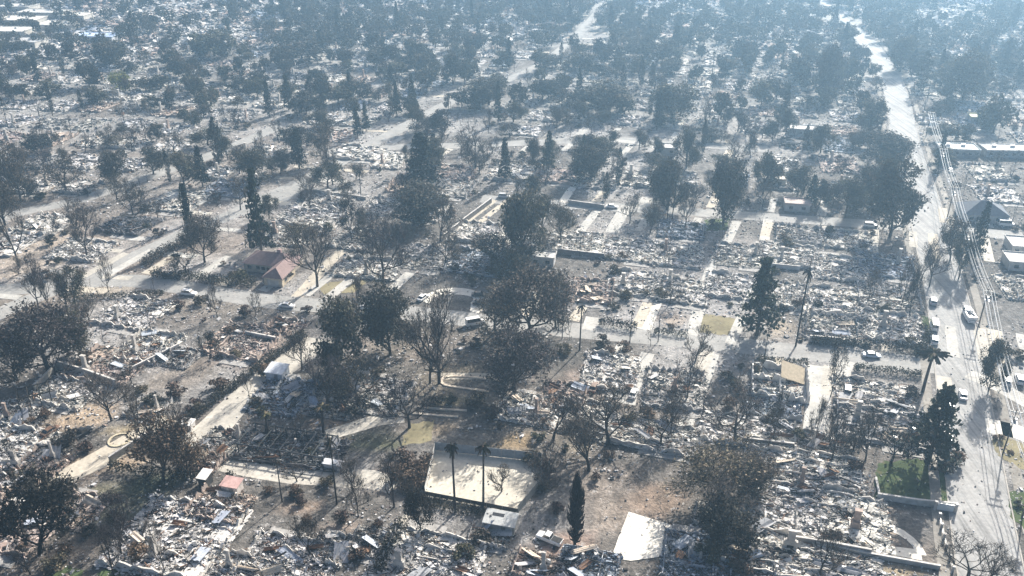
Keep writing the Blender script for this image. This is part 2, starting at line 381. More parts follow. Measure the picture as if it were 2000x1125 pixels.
ribbon('outer_street', D2, 7.5, M['asphalt'], 'narrow street slanting behind the junction', 0.014)
ribbon('gravel_lane', GP([(625, 662), (585, 695), (520, 742), (452, 800), (400, 848), (362, 878)]), 8.6, M['lane'], 'pale gravel lane running down past the ruins', 0.018, 0.5)
ribbon('dirt_track', GP([(330, 815), (240, 872), (160, 915), (70, 960), (-40, 1010)]), 6.5, M['lane_path'], 'tan dirt track below the stone ring', 0.014, 0.6)
ribbon('court_drive', GP([(430, 903), (520, 920), (640, 932), (720, 935), (775, 950)]), 6.0, M['lane'], 'pale drive leading to the sandy court', 0.014, 0.4)
ribbon('brick_drive', GP([(690, 470), (640, 515), (600, 560), (575, 585)]), 4.0, M['lane_path'], 'pale drive beside the maroon roofed house', 0.014, 0.2)
for k, (pts, w, mt, lb) in enumerate([
    ([(1275, 590), (1252, 642)], 5.6, 'white_concrete', 'bright white concrete drive'),
    ([(1375, 560), (1366, 600), (1352, 655)], 3.6, 'concrete', 'long pale drive beside the yellowed lawn'),
    ([(1440, 432), (1415, 480), (1390, 520), (1378, 560)], 3.4, 'concrete', 'pale drive leading from the upper street to the rubble'),
    ([(1225, 402), (1210, 425), (1195, 455)], 4.6, 'concrete', 'pale drive below the upper street'),
    ([(1264, 385), (1255, 408)], 6.0, 'concrete', 'pale drive fanning above the upper street'),
    ([(1500, 428), (1493, 470)], 3.4, 'concrete', 'grey drive under the dark tree'),
    ([(1160, 620), (1150, 645)], 4.4, 'concrete', 'short grey drive between the hedges'),
    ([(1450, 620), (1425, 672)], 3.0, 'concrete', 'grey drive just beyond the yellowed lawn'),
    ([(1265, 690), (1240, 745), (1225, 790)], 3.8, 'concrete', 'grey drive with the parked white car'),
    ([(1390, 690), (1372, 740), (1345, 810), (1315, 880)], 4.2, 'concrete', 'long grey drive below the side street'),
    ([(1600, 715), (1600, 770), (1592, 850)], 6.0, 'concrete', 'wide grey drive beside the white shell'),
    ([(1655, 705), (1640, 745)], 4.0, 'concrete', 'curved grey drive end below the side street'),
    ([(965, 390), (920, 425), (870, 465)], 3.2, 'lane_path', 'narrow pale drive beside the dark wall'),
    ([(1120, 365), (1098, 395)], 3.2, 'white_concrete', 'narrow white drive above the upper street'),
    ([(540, 395), (600, 360), (640, 345)], 6.5, 'asphalt', 'pale forecourt beside the slanting street'),
    ([(1800, 1085), (1760, 1078), (1715, 1072), (1560, 1045)], 2.6, 'white_concrete', 'long pale garden path by the pillar fence'),
    ([(1712, 1022), (1760, 1040), (1790, 1065), (1800, 1085)], 2.0, 'white_concrete', 'curved pale garden path'),
    ([(640, 850), (690, 835), (740, 820), (790, 815)], 4.5, 'lane', 'pale forecourt under the scorched trees'),
    ([(860, 735), (930, 735), (985, 738)], 3.0, 'lane_path', 'pale path above the curved kerb'),
    ([(1160, 275), (1240, 278), (1310, 300), (1300, 325)], 4.5, 'concrete', 'looping pale driveway'),
    ([(430, 1000), (360, 1060), (280, 1130)], 1.6, 'lane_path', 'narrow path beside the white rubble'),
    ([(720, 1130), (760, 1060), (800, 1005)], 2.2, 'lane', 'narrow drive between the burned lots'),
    ([(930, 440), (1000, 385)], 2.4, 'lane_path', 'thin pale path beside the upper street'),
    ([(1890, 730), (1960, 760), (2030, 800)], 5.0, 'concrete', 'pale apron at the street corner'),
    ([(1925, 830), (1990, 845), (2050, 870)], 6.0, 'white_concrete', 'bright corner pavement under the poles')]):
    ribbon('driveway' if 'path' not in lb and 'pavement' not in lb else 'path', GP(pts), w, M[mt], lb, 0.040 + 0.004 * (k % 3), 0.15)
for Sx, side, ln, k0 in ((S1, 1, 22, 0), (S1, -1, 20, 1), (S2, 1, 20, 2), (S2, -1, 22, 3), (S3, 1, 18, 4), (S3, -1, 18, 5), (D1, 1, 16, 6), (D1, -1, 16, 7)):
    L = smooth_line(Sx, 20.5); rr = random.Random(k0)
    for i in range(2, len(L) - 1):
        p = L[i] + Vector((rr.uniform(-3, 3), 0)); t = (L[i + 1] - L[i]).normalized(); dv = Vector((.36, .93)) if abs(t.x) > .8 else Vector((.98, -.17))
        a = p + dv * side * 5.2; b = p + dv * side * (5.2 + rr.uniform(.6, 1) * ln)
        if b.y < 165 or (b.x < 5 and b.y < 232) or rr.random() < .25: continue
        dw = ribbon('driveway', [tuple(a), tuple((a + b) / 2), tuple(b)], rr.uniform(2.6, 3.8), M[rr.choice(['concrete', 'concrete', 'lane_path', 'lane'])], 'narrow pale drive running off a side street between burned lots', 0.05 + .004 * (i % 3), .12)
        dw['group'] = 'narrow drives between the burned lots'; ROADS.pop(); ROADS.append((np.array([[a.x, a.y], [(a.x + b.x) / 2, (a.y + b.y) / 2], [b.x, b.y]]), 1.0))
sheet('lawn', ragged([(1716, 903), (1790, 897), (1872, 908), (1876, 990), (1790, 984), (1706, 972)]), M['lawn'], 'green corner lawn behind the low pale wall', 0.016)
sheet('lawn', ragged([(1362, 612), (1438, 622), (1436, 656), (1362, 650)]), M['dry_lawn'], 'yellowed front lawn beside the long pale drive', 0.012)
sheet('lawn', ragged([(1800, 615), (1822, 625), (1822, 660), (1806, 648)]), M['lawn'], 'small green verge beside the parked truck', 0.044)
sheet('lawn', ragged([(618, 556), (690, 545), (718, 548), (690, 572), (632, 574)]), M['dry_lawn'], 'yellow lawn by the maroon roofed house', 0.012)
sheet('lawn', ragged([(800, 828), (850, 822), (842, 862), (782, 870)]), M['dry_lawn'], 'yellow lawn above the sandy court', 0.012)
sheet('lawn', ragged([(185, 1125), (235, 1085), (252, 1082), (236, 1125)]), M['lawn'], 'bright green strip beside the white rubble', 0.016)
sheet('lawn', ragged([(70, 1128), (130, 1105), (170, 1112), (150, 1132)]), M['lawn'], 'green patch under the black tree', 0.016)
sheet('lawn', ragged([(1945, 845), (2010, 870), (2010, 925), (1950, 890), (1938, 860)]), M['dry_lawn'], 'tan corner verge under the utility pole', 0.046)
sheet('lawn', ragged([(1970, 965), (2005, 955), (2020, 1000), (2010, 1040), (1975, 1010)]), M['lawn'], 'round green verge with a small bush', 0.046)
sheet('lawn', ragged([(1375, 430), (1425, 425), (1420, 450), (1370, 452)]), M['lawn'], 'dull green yard below the upper street', 0.012)
sheet('lawn', ragged([(1150, 268), (1180, 267), (1182, 280), (1150, 282)]), M['dry_lawn'], 'pale yellow patch beside the looping driveway', 0.024)
arc = []
for i in range(13):
    a = math.pi * (1.0 - i / 12); arc.append((888 + 62 * math.cos(a) , 588 - 26 * math.sin(a)))
arc += [(935, 612), (918, 608), (920, 592)] + [(885 + 40 * math.cos(math.pi * i / 8), 584 - 9 * math.sin(math.pi * i / 8)) for i in range(9)] + [(838, 594)]
sheet('driveway', GP(arc), M['white_concrete'], 'curved white driveway with parked cars', 0.044)
sheet('concrete_slab', GP([(1228, 1000), (1318, 1028), (1300, 1060), (1290, 1088), (1232, 1096), (1194, 1090), (1208, 1050)]), M['white_concrete'], 'bare bright white concrete slab below the brown yard', 0.10)
RING = []
def ring_pts(px, py, r, n=28):
    X, Y = G(px, py); return [(X + r * math.cos(2 * math.pi * i / n), Y + r * 1.05 * math.sin(2 * math.pi * i / n)) for i in range(n + 1)]
tag(put('stone_ring', wall_strip('stone_ring', ring_pts(233, 860, 2.3), 0.45, 0.22, M['masonry'], '', (0.5, 0.44, 0.32))), 'round pale stone ring on the tan dirt yard', 'kerb ring')
tag(put('curved_kerb', wall_strip('curved_kerb', [tuple(p) for p in smooth_line(GP([(985, 744), (930, 738), (880, 735), (862, 742), (868, 752), (900, 758), (955, 765)]), 2)], 0.8, 0.25, M['masonry'], '', (0.58, 0.5, 0.4))), 'curved pale kerb turning back under the scorched trees', 'kerb')
for a, b in (([(815, 795), (860, 800), (912, 803)], 0), ([(805, 808), (850, 812), (895, 815)], 1)):
    tag(put('garden_kerb', wall_strip('garden_kerb', [tuple(p) for p in smooth_line(GP(a), 2)], 0.7, 0.3, M['masonry'], '', (0.52, 0.46, 0.38))),
        ['upper of two pale garden kerbs above the sandy court', 'lower of two pale garden kerbs above the sandy court'][b], 'kerb')

# ------------------------------------------------------------------ keep-clear test
CLEAR = []                                                 # (x, y, radius)
def clear_px(px, py, r): X, Y = G(px, py); CLEAR.append((X, Y, r))
def free(x, y, pad=0.0, roads=True):
    if roads:
        for P, hw in ROADS:
            if np.min((P[:, 0] - x) ** 2 + (P[:, 1] - y) ** 2) < (hw + pad) ** 2: return False
    return all((x - a) ** 2 + (y - b) ** 2 > (r + pad) ** 2 for a, b, r in CLEAR)
def free_many(X, Y, pad=0.0):
    ok = np.ones(len(X), bool)
    for P, hw in ROADS:
        for i in range(0, len(X), 4000):
            d = (X[i:i + 4000, None] - P[None, :, 0]) ** 2 + (Y[i:i + 4000, None] - P[None, :, 1]) ** 2
            ok[i:i + 4000] &= d.min(1) > (hw + pad) ** 2
    for a, b, r in CLEAR: ok &= (X - a) ** 2 + (Y - b) ** 2 > (r + pad) ** 2
    return ok
for c in [(940, 935, 17), (930, 970, 10), (1260, 1045, 9), (1790, 945, 10), (880, 585, 9), (550, 515, 13), (1400, 635, 5), (1910, 415, 10),
          (1790, 1035, 9), (233, 860, 5), (1740, 925, 6), (1845, 945, 5), (1260, 1075, 6), (925, 745, 8), (660, 560, 7), (185, 75, 12),
          (1870, 296, 12), (1960, 298, 14), (820, 850, 8)]: clear_px(*c)
HOUSE_RZ = math.radians(-14)

# ================================================================== BURNED HOUSES
PAL = {  # style: list of (share, colour)
    'white': [(.42, (.68, .67, .65)), (.26, (.45, .44, .425)), (.13, (.26, .245, .225)), (.12, (.035, .033, .032)), (.09, (.42, .34, .27))],
    'grey': [(.28, (.58, .565, .53)), (.30, (.38, .37, .35)), (.20, (.2, .2, .2)), (.18, (.035, .034, .034)), (.08, (.30, .24, .2))],
    'blue': [(.20, (.52, .56, .62)), (.30, (.27, .32, .39)), (.24, (.15, .19, .25)), (.20, (.04, .045, .05)), (.06, (.3, .24, .2))],
    'pink': [(.26, (.60, .56, .52)), (.26, (.50, .40, .35)), (.18, (.34, .26, .22)), (.14, (.04, .035, .03)), (.16, (.44, .42, .40))],
    'dark': [(.14, (.45, .45, .46)), (.22, (.24, .25, .27)), (.30, (.10, .105, .115)), (.28, (.03, .03, .032)), (.06, (.26, .16, .11))]}
MOUND = {'white': (.48, .465, .435), 'grey': (.31, .30, .28), 'blue': (.15, .175, .21), 'pink': (.33, .275, .24), 'dark': (.075, .075, .08)}
WALLC = {'white': (.62, .59, .54), 'grey': (.44, .43, .42), 'blue': (.4, .42, .45), 'pink': (.52, .43, .37), 'dark': (.14, .14, .145)}
LOOKW = {'white': 'pale white rubble', 'grey': 'mixed grey rubble', 'blue': 'blue-grey twisted rubble', 'pink': 'pinkish tan rubble', 'dark': 'black charred rubble'}
def pick(rng, pal, n):
    w = np.array([p[0] for p in pal]); c = np.array([p[1] for p in pal])
    k = rng.choice(len(pal), n, p=w / w.sum()); return c[k] * rng.uniform(0.75, 1.2, (n, 1))
def mound(rng, w, d, h, nx=16, ny=18):
    x = np.linspace(-w / 2, w / 2, nx); y = np.linspace(-d / 2, d / 2, ny); X, Y = np.meshgrid(x, y)
    Z = h * (vnoise(X + 99, Y + 99, 3.2, int(rng.integers(1e6))) * 0.7 + vnoise(X + 50, Y + 50, 1.5, int(rng.integers(1e6))) * 0.5)
    edge = np.minimum(np.minimum(X + w / 2, w / 2 - X), np.minimum(Y + d / 2, d / 2 - Y)); Z *= np.clip(edge / 2.2, 0, 1)
    X = X + rng.normal(0, 0.2, X.shape) ; Y = Y + rng.normal(0, 0.2, X.shape)
    i = np.arange(nx * ny).reshape(ny, nx)
    F = np.stack([i[:-1, :-1], i[:-1, 1:], i[1:, 1:], i[1:, :-1]], -1).reshape(-1, 4)
    return np.stack([X, Y, Z + 0.02], -1).reshape(-1, 3), F, Z
def rubble_mesh(seed, style, w=15.0, d=17.0, n=620, big=1.0):
    rng = np.random.default_rng(seed); A = Acc()
    V, F, Z = mound(rng, w, d, 0.45, 30, 34); V[:, 2] += 0.26
    fc = V[F].mean(1); pt = vnoise(fc[:, 0] + 60, fc[:, 1] + 60, 2.8, seed) * .6 + vnoise(fc[:, 0] + 60, fc[:, 1] + 60, .9, seed + 1) * .4
    mt = np.array(MOUND[style]) * (0.35 + 1.4 * pt[:, None]); mt[pt < .38] = (.045, .043, .041)          # burned-through rooms
    A.add(V, F, mt * rng.uniform(0.75, 1.25, (len(F), 1)))
    k = 8                                                          # heaps along the old rooms
    hx, hy = rng.uniform(-w / 2 + 1, w / 2 - 1, k), rng.uniform(-d / 2 + 1, d / 2 - 1, k)
    which = rng.integers(0, k, n); loose = rng.random(n) < 0.3
    x = np.where(loose, rng.uniform(-w / 2, w / 2, n), hx[which] + rng.normal(0, 1.4, n))
    y = np.where(loose, rng.uniform(-d / 2, d / 2, n), hy[which] + rng.normal(0, 1.4, n))
    spill = rng.random(n) < .12; x = np.where(spill, x * 1.25, x); y = np.where(spill, y * 1.25, y)
    s = np.clip(rng.lognormal(-1.6, 0.6, n), 0.08, 1.1) * big
    hz = np.stack([s * 0.6, s * rng.uniform(0.25, 0.7, n), s * rng.uniform(0.05, 0.4, n)], -1)
    z = 0.3 + 0.6 * rng.random(n) * np.where(loose, 0.4, 1.1)
    V, F = boxes(np.stack([x, y, z], -1), hz, rot_rand(rng, n, 0.6))
    A.add(V, F, np.repeat(pick(rng, PAL[style], n), 6, 0))
    m = n // 12                                                    # charred beams and pipes
    hz = np.stack([rng.uniform(0.6, 2.2, m), rng.uniform(0.04, 0.1, m), rng.uniform(0.04, 0.1, m)], -1)
    V, F = boxes(np.stack([rng.uniform(-w / 2, w / 2, m), rng.uniform(-d / 2, d / 2, m), rng.uniform(0.4, 1.1, m)], -1), hz, rot_rand(rng, m, 0.35))
    A.add(V, F, np.repeat(pick(rng, [(.6, (.03, .03, .03)), (.25, (.5, .49, .47)), (.15, (.2, .12, .08))], m), 6, 0))
    q = 6                                                          # roof sheets that slid down whole
    hz = np.stack([rng.uniform(0.7, 1.6, q), rng.uniform(0.4, 0.9, q), np.full(q, 0.03)], -1)
    V, F = boxes(np.stack([rng.uniform(-w / 2 + 1, w / 2 - 1, q), rng.uniform(-d / 2 + 1, d / 2 - 1, q), rng.uniform(0.6, 1.0, q)], -1), hz, rot_rand(rng, q, 0.3))
    A.add(V, F, np.repeat(pick(rng, PAL[style][:3], q), 6, 0))
    return A.mesh('rubble', M['debris'])
def jagged_wall(seed, L, h, tint, th=0.14, drop=.12):
    rng = np.random.default_rng(seed); n = max(3, int(L / 0.8)); xs = np.linspace(0, L, n + 1)
    tops = h * np.clip(rng.normal(0.75, 0.28, n + 1), 0.18, 1.15); V, F = [], []
    for i in range(1, n):
        if rng.random() < drop: tops[i] = 0.12
    for i in range(n + 1):
        V += [(xs[i], -th, -0.1), (xs[i], th, -0.1), (xs[i], th, tops[i]), (xs[i], -th, tops[i])]
    for i in range(n):
        a, b = 4 * i, 4 * i + 4
        F += [[a + 3, a, b, b + 3], [a + 1, a + 2, b + 2, b + 1], [a + 2, a + 3, b + 3, b + 2]]
        if i == 0 or i == n - 1: F += [[a, a + 3, a + 2, a + 1]] if i == 0 else [[b, b + 1, b + 2, b + 3]]
    t = np.array(tint) * rng.uniform(0.75, 1.15, (len(F), 1))
    return npmesh('wall', V, F, M['masonry'], t)
def chimney_mesh(seed, tint):
    rng = np.random.default_rng(seed); A = Acc(); h = rng.uniform(4.2, 5.6)
    A.box((0, 0, 0.9), (0.85, 0.5, 1.0), tint); A.box((0, 0, h / 2), (0.45, 0.38, h / 2), tint)
    A.box((0, 0, 1.9), (0.62, 0.44, 0.25), np.array(tint) * 0.9); A.box((0, 0, h), (0.55, 0.47, 0.12), np.array(tint) * 1.1)
    A.box((0, -0.49, 0.5), (0.4, 0.03, 0.38), (0.02, 0.02, 0.02)); return A.mesh('chimney', M['masonry'])
def slab_mesh(w, d, t):
    A = Acc(); A.box((0, 0, 0.1), (w / 2 - 0.2, d / 2 - 0.2, 0.14), t); A.box((w * 0.2, -d / 2 - 1.6, 0.05), (w * 0.22, 1.4, 0.1), np.array(t) * 1.1)
    return A.mesh('foundation', M['masonry'])
RT = {}
for si, st in enumerate(PAL):
    RT[st] = []
    for v in range(3):
        seed = 100 * si + v + 11; r = random.Random(seed); walls = []
        per = [(14.6, -7.3, -8.3, 0.0), (14.6, -7.3, 8.3, 0.0), (16.4, -7.3, -8.2, math.pi / 2), (16.4, 7.3, -8.2, math.pi / 2)]; r.shuffle(per)
        for wi, (L, wx, wy, wr) in enumerate(per[:3]):             # what is left of the outer walls
            walls.append((jagged_wall(seed * 10 + wi, L, r.uniform(0.6, 1.8), WALLC[st], drop=.3), wx, wy, wr))
        for wi in range(4):                                        # partitions between the rooms
            L = r.uniform(4, 8.5); al = r.random() < .5
            walls.append((jagged_wall(seed * 10 + 5 + wi, L, r.uniform(0.5, 1.3), WALLC[st], .1, drop=.2), r.uniform(-7, 7 - L) if al else r.choice((-3.5, -.5, 3)), r.choice((-4, -.5, 3.5)) if al else r.uniform(-8, 8 - L), 0.0 if al else math.pi / 2))
        RT[st].append(dict(near=rubble_mesh(seed, st, n=1050), far=rubble_mesh(seed + 500, st, n=420, big=1.7), walls=walls,
                           chim=chimney_mesh(seed, (0.36, 0.29, 0.25) if v == 1 else (0.45, 0.43, 0.4)), slab=slab_mesh(15, 17, (0.3, 0.29, 0.275))))
# larger pieces that can be told apart in the nearer ruins
def roof_sheet_mesh(seed, tint):
    rng = np.random.default_rng(seed); w, d = rng.uniform(.7, 1.5), rng.uniform(1.0, 2.2); A = Acc(); xs = np.linspace(-w, w, 5); zs = rng.normal(0, .16, 5); ys = rng.normal(0, .12, 5)
    for i in range(4):
        for z in (0, .05): A.quad([(xs[i], -d + ys[i], zs[i] - z), (xs[i + 1], -d + ys[i + 1], zs[i + 1] - z), (xs[i + 1], d + ys[i], zs[i + 1] * .4 - z), (xs[i], d + ys[i - 1], zs[i] * .4 - z)], np.array(tint) * rng.uniform(.85, 1.15))
    return A.mesh('roof_sheet', [M['debris']])
def heater_mesh(tint):
    A = Acc(); A.tube((0, 0, 0), (0, 0, 1.5), .28, .28, tint); return A.mesh('water_heater', [M['metal']])
def appliance_mesh(tint):
    A = Acc(); A.box((0, 0, .5), (.38, .36, .5), tint); A.box((0, -.37, .5), (.3, .02, .3), np.array(tint) * .6); A.box((0, .25, 1.08), (.38, .08, .08), np.array(tint) * .8); return A.mesh('burned_appliance', [M['metal']])
def beam_mesh(seed, tint):
    rng = np.random.default_rng(seed); L = rng.uniform(1.6, 3.2); A = Acc(); A.box((-L * .5, 0, 0), (L * .5, .12, .13), tint); A.box((L * .4, .05, .05), (L * .4, .1, .11), tint, .12); return A.mesh('charred_beam', [M['bark']])
SHEETS = [roof_sheet_mesh(700 + i, c) for i, c in enumerate([(.52, .51, .5), (.32, .33, .35), (.24, .15, .1), (.4, .44, .5), (.46, .4, .33)])]
HEAT, APPL, BEAMS = heater_mesh((.5, .46, .42)), appliance_mesh((.62, .61, .59)), [beam_mesh(720 + i, (.028, .026, .025)) for i in range(3)]
RUINS = []
def ruin(x, y, style, sx=1.0, sy=1.0, rz=None, chim=None, seed=None, lab=None):
    r = random.Random(int(5000 + x * 31 + y * 17)); v = r.randrange(3); T = RT[style][v]; dist = math.hypot(x, y)
    rz = HOUSE_RZ + r.uniform(-0.07, 0.07) + r.choice((0, 0, math.pi)) if rz is None else rz
    root = put('burned_house', None, None, (x, y, 0), rz, (sx, sy, 1.0)); RUINS.append(root)
    put('foundation', T['slab'], root)
    if dist < 320:                                                 # four heaps, one for each quarter of the plan
        for qx, qy in ((-1, -1), (1, -1), (-1, 1), (1, 1)):
            tag(put('rubble', RT[style][r.randrange(3)]['near'], root, (qx * 3.7, qy * 4.2, 0), r.choice((0, math.pi)), (.56, .56, .75)), kind='stuff')
    else: tag(put('rubble', T['near'] if dist < 360 else T['far'], root), kind='stuff')
    for me, wx, wy, wr in T['walls'][:(7 if dist < 300 else 4 if dist < 380 else 2)]: put('wall', me, root, (wx, wy, 0.24), wr)
    if dist < 240:
        for k in range(r.randint(2, 4)):
            q = put('roof_sheet', r.choice(SHEETS), root, (r.uniform(-6, 6), r.uniform(-7, 7), .95), r.uniform(0, 6.28), (1 / sx, 1 / sy, 1)); q.rotation_euler = (r.uniform(-.35, .35), r.uniform(-.3, .3), r.uniform(0, 6.28))
        for k in range(r.randint(1, 3)):
            q = put('charred_beam', r.choice(BEAMS), root, (r.uniform(-6, 6), r.uniform(-7, 7), .9)); q.rotation_euler = (0, r.uniform(-.3, .3), r.uniform(0, 6.28))
        if r.random() < .6: put('water_heater', HEAT, root, (r.uniform(-6, 6), r.uniform(-7, 7), .4), 0, (1 / sx, 1 / sy, 1))
        if r.random() < .6: put('burned_appliance', APPL, root, (r.uniform(-6, 6), r.uniform(-7, 7), .4), r.uniform(0, 6), (1 / sx, 1 / sx, 1))
    if (r.random() < 0.45 if chim is None else chim): put('chimney', T['chim'], root, (r.uniform(-5, 5), r.uniform(-5, 6), 0.2), r.choice((0, math.pi / 2)))
    if lab: tag(root, lab, 'burned house', 'burned houses of the neighbourhood')
    else: later(root, LOOKW[style] + ' of a house', '', 'burned house', 'burned houses of the neighbourhood', (x, y))
    CLEAR.append((x, y, 5.0 * min(sx, sy))); return root
# surveyed by hand: (x, y, style, width m, depth m)
HAND = [(345, 1050, 'white', 22, 20), (40, 1020, 'pink', 17, 17), (35, 885, 'white', 17, 16), (560, 1098, 'white', 17, 12), (645, 1075, 'white', 7, 8),
        (835, 1098, 'white', 20, 15), (1150, 1108, 'blue', 11, 9), (1362, 1092, 'blue', 13, 13), (1610, 1010, 'white', 24, 16), (1590, 1098, 'white', 24, 12),
        (1590, 920, 'white', 20, 12), (1460, 845, 'white', 22, 12), (1508, 790, 'blue', 13, 12), (1720, 830, 'grey', 20, 16), (1705, 775, 'white', 18, 13),
        (1318, 762, 'grey', 15, 17), (1192, 728, 'white', 14, 17), (1030, 800, 'white', 13, 12), (1135, 815, 'white', 13, 13), (1260, 850, 'white', 26, 11),
        (722, 772, 'grey', 19, 15), (552, 775, 'blue', 14, 15), (568, 880, 'dark', 24, 11), (437, 866, 'grey', 10, 9), (215, 715, 'pink', 18, 16),
        (290, 680, 'white', 14, 15), (262, 612, 'white', 17, 17), (475, 668, 'pink', 19, 17), (130, 770, 'white', 15, 11), (40, 810, 'white', 13, 9), (290, 800, 'grey', 9, 8),
        (1632, 645, 'grey', 17, 15), (1735, 640, 'white', 18, 17), (1640, 590, 'white', 18, 17), (1735, 580, 'grey', 18, 17), (1640, 525, 'white', 17, 18),
        (1730, 520, 'blue', 17, 18), (1545, 580, 'white', 10, 17), (1430, 560, 'white', 16, 17), (1330, 570, 'white', 17, 16), (1240, 555, 'white', 17, 17),
        (1150, 570, 'pink', 15, 15), (1320, 500, 'white', 17, 17), (1230, 490, 'white', 17, 17), (1125, 475, 'white', 18, 17), (1445, 500, 'grey', 16, 17),
        (1540, 500, 'white', 17, 17), (1560, 460, 'grey', 16, 15), (1330, 450, 'blue', 16, 15), (1650, 470, 'white', 17, 15),
        (935, 515, 'blue', 20, 17), (835, 505, 'grey', 18, 17), (720, 525, 'white', 20, 14), (610, 425, 'white', 24, 18), (700, 470, 'grey', 18, 16), (930, 455, 'white', 17, 17),
        (560, 462, 'white', 17, 15), (255, 440, 'dark', 18, 17), (160, 490, 'white', 18, 15), (90, 440, 'white', 18, 17), (350, 395, 'white', 20, 20), (450, 370, 'blue', 18, 17),
        (880, 340, 'pink', 20, 18), (1000, 340, 'white', 20, 18), (1090, 345, 'pink', 18, 17), (1165, 355, 'grey', 17, 17), (1240, 350, 'white', 18, 17), (700, 300, 'white', 22, 18)]
HAND += [(430, 990, 'pink', 12, 9), (150, 1000, 'pink', 10, 10), (480, 1122, 'white', 14, 8), (725, 1062, 'grey', 8, 8), (955, 1050, 'grey', 8, 6), (1065, 1112, 'pink', 12, 7), (1545, 955, 'white', 14, 10),
         (1462, 1010, 'white', 12, 9), (1450, 1095, 'dark', 12, 9), (20, 950, 'pink', 12, 9), (1610, 868, 'grey', 12, 7), (1100, 775, 'pink', 11, 11), (645, 795, 'grey', 12, 9), (1780, 855, 'grey', 10, 8), (395, 905, 'pink', 9, 6),
         (90, 905, 'pink', 10, 7), (1400, 1010, 'grey', 9, 7), (350, 700, 'grey', 10, 9), (560, 640, 'pink', 10, 8)]
for (px, py, st, w, d) in HAND:
    x, y = G(px, py); ruin(x, y, st, w / 15, d / 17)
# the rest of the lots, block by block
U = np.array([math.cos(math.radians(-10)), math.sin(math.radians(-10))]); Vv = np.array([math.sin(math.radians(21)), math.cos(math.radians(21))])
lots = []
for iv in range(-3, 30):
    for iu in range(-32, 30):
        p = np.array([0.0, 217.0]) + U * (iu * 20.5 + random.uniform(-2, 2)) + Vv * (iv * 27.0 + random.uniform(-2.5, 2.5))
        dep = p[1] * CT + CAM_H * ST
        if p[1] < 118 or p[1] > 820 or abs(p[0]) / dep > 1030 / FOC: continue
        if p[1] < 200 and p[0] < 100: continue                     # that ground was surveyed by hand
        if not free(p[0], p[1], 8.5): continue
        lots.append((math.hypot(*p), p))
lots.sort(key=lambda q: q[0])
FAR_LOTS = []
for i, (dd, p) in enumerate(lots):
    left_top = p[1] > 430 and p[0] < -150
    st = random.choices(['white', 'grey', 'blue', 'pink', 'dark'], [7.5, 2.5, .8, 2.4 if p[0] < 0 else 1, 0.4])[0]
    if len(RUINS) < 300: ruin(p[0], p[1], st, random.uniform(0.8, 1.15), random.uniform(0.8, 1.15))
    else: FAR_LOTS.append((p, st))

# rubble of the lots too far away to tell apart, and the litter between the houses
A = Acc(); rng = np.random.default_rng(5)
for p, st in FAR_LOTS:
    n = 130; c = np.stack([p[0] + rng.normal(0, 6.5, n), p[1] + rng.normal(0, 6, n), rng.uniform(0.2, 1.6, n)], -1)
    s = rng.uniform(0.6, 2.4, n); V, F = boxes(c, np.stack([s, s * 0.6, np.full(n, 0.15)], -1), rot_rand(rng, n, 0.5))
    A.add(V, F, np.repeat(pick(rng, PAL[st], n), 6, 0))
if A.V: tag(put('distant_rubble', A.mesh('distant_rubble', M['debris'])), 'pale rubble of the farthest burned lots in the haze', None, None, 'stuff')
n = 80000
Yr = 118 + (620 - 118) * rng.random(n) ** 1.25; dep = Yr * CT + CAM_H * ST; Xr = rng.uniform(-1, 1, n) * dep * 1020 / FOC
dens = 0.6 * vnoise(Xr + 2000, Yr, 16, 21) + 0.4 * vnoise(Xr + 2000, Yr, 6, 22)
ok = free_many(Xr, Yr, 0.6) & (dens > np.where(Yr > 205, 0.38, 0.48)); Xr, Yr, dens = Xr[ok], Yr[ok], dens[ok]; n = len(Xr)
s = np.clip(rng.lognormal(-1.6, 0.5, n), 0.08, 0.7) * (0.7 + Yr / 450)
V, F = boxes(np.stack([Xr, Yr, s * 0.2], -1), np.stack([s * .7, s * rng.uniform(.3, .7, n), s * rng.uniform(.08, .3, n)], -1), rot_rand(rng, n, 0.45))
n2_ = 4000; X2 = rng.uniform(-110, 125, n2_); Y2 = rng.uniform(122, 330, n2_); s2 = rng.uniform(.06, .2, n2_)        # crumbs on drives and slabs too
V2, F2 = boxes(np.stack([X2, Y2, .12 + 0 * X2], -1), np.stack([s2, s2 * .7, s2 * .5], -1), rot_rand(rng, n2_, .4))
V, F, n = np.concatenate([V, V2]), np.concatenate([F, F2 + len(V)]), n + n2_
tag(put('scattered_debris', npmesh('scattered_debris', V, F, M['debris'], np.repeat(pick(rng, PAL['grey'] + [(.25, (.64, .63, .61)), (.15, (.2, .16, .135))], n), 6, 0))),
    'small burned debris strewn over the yards', None, None, 'stuff')

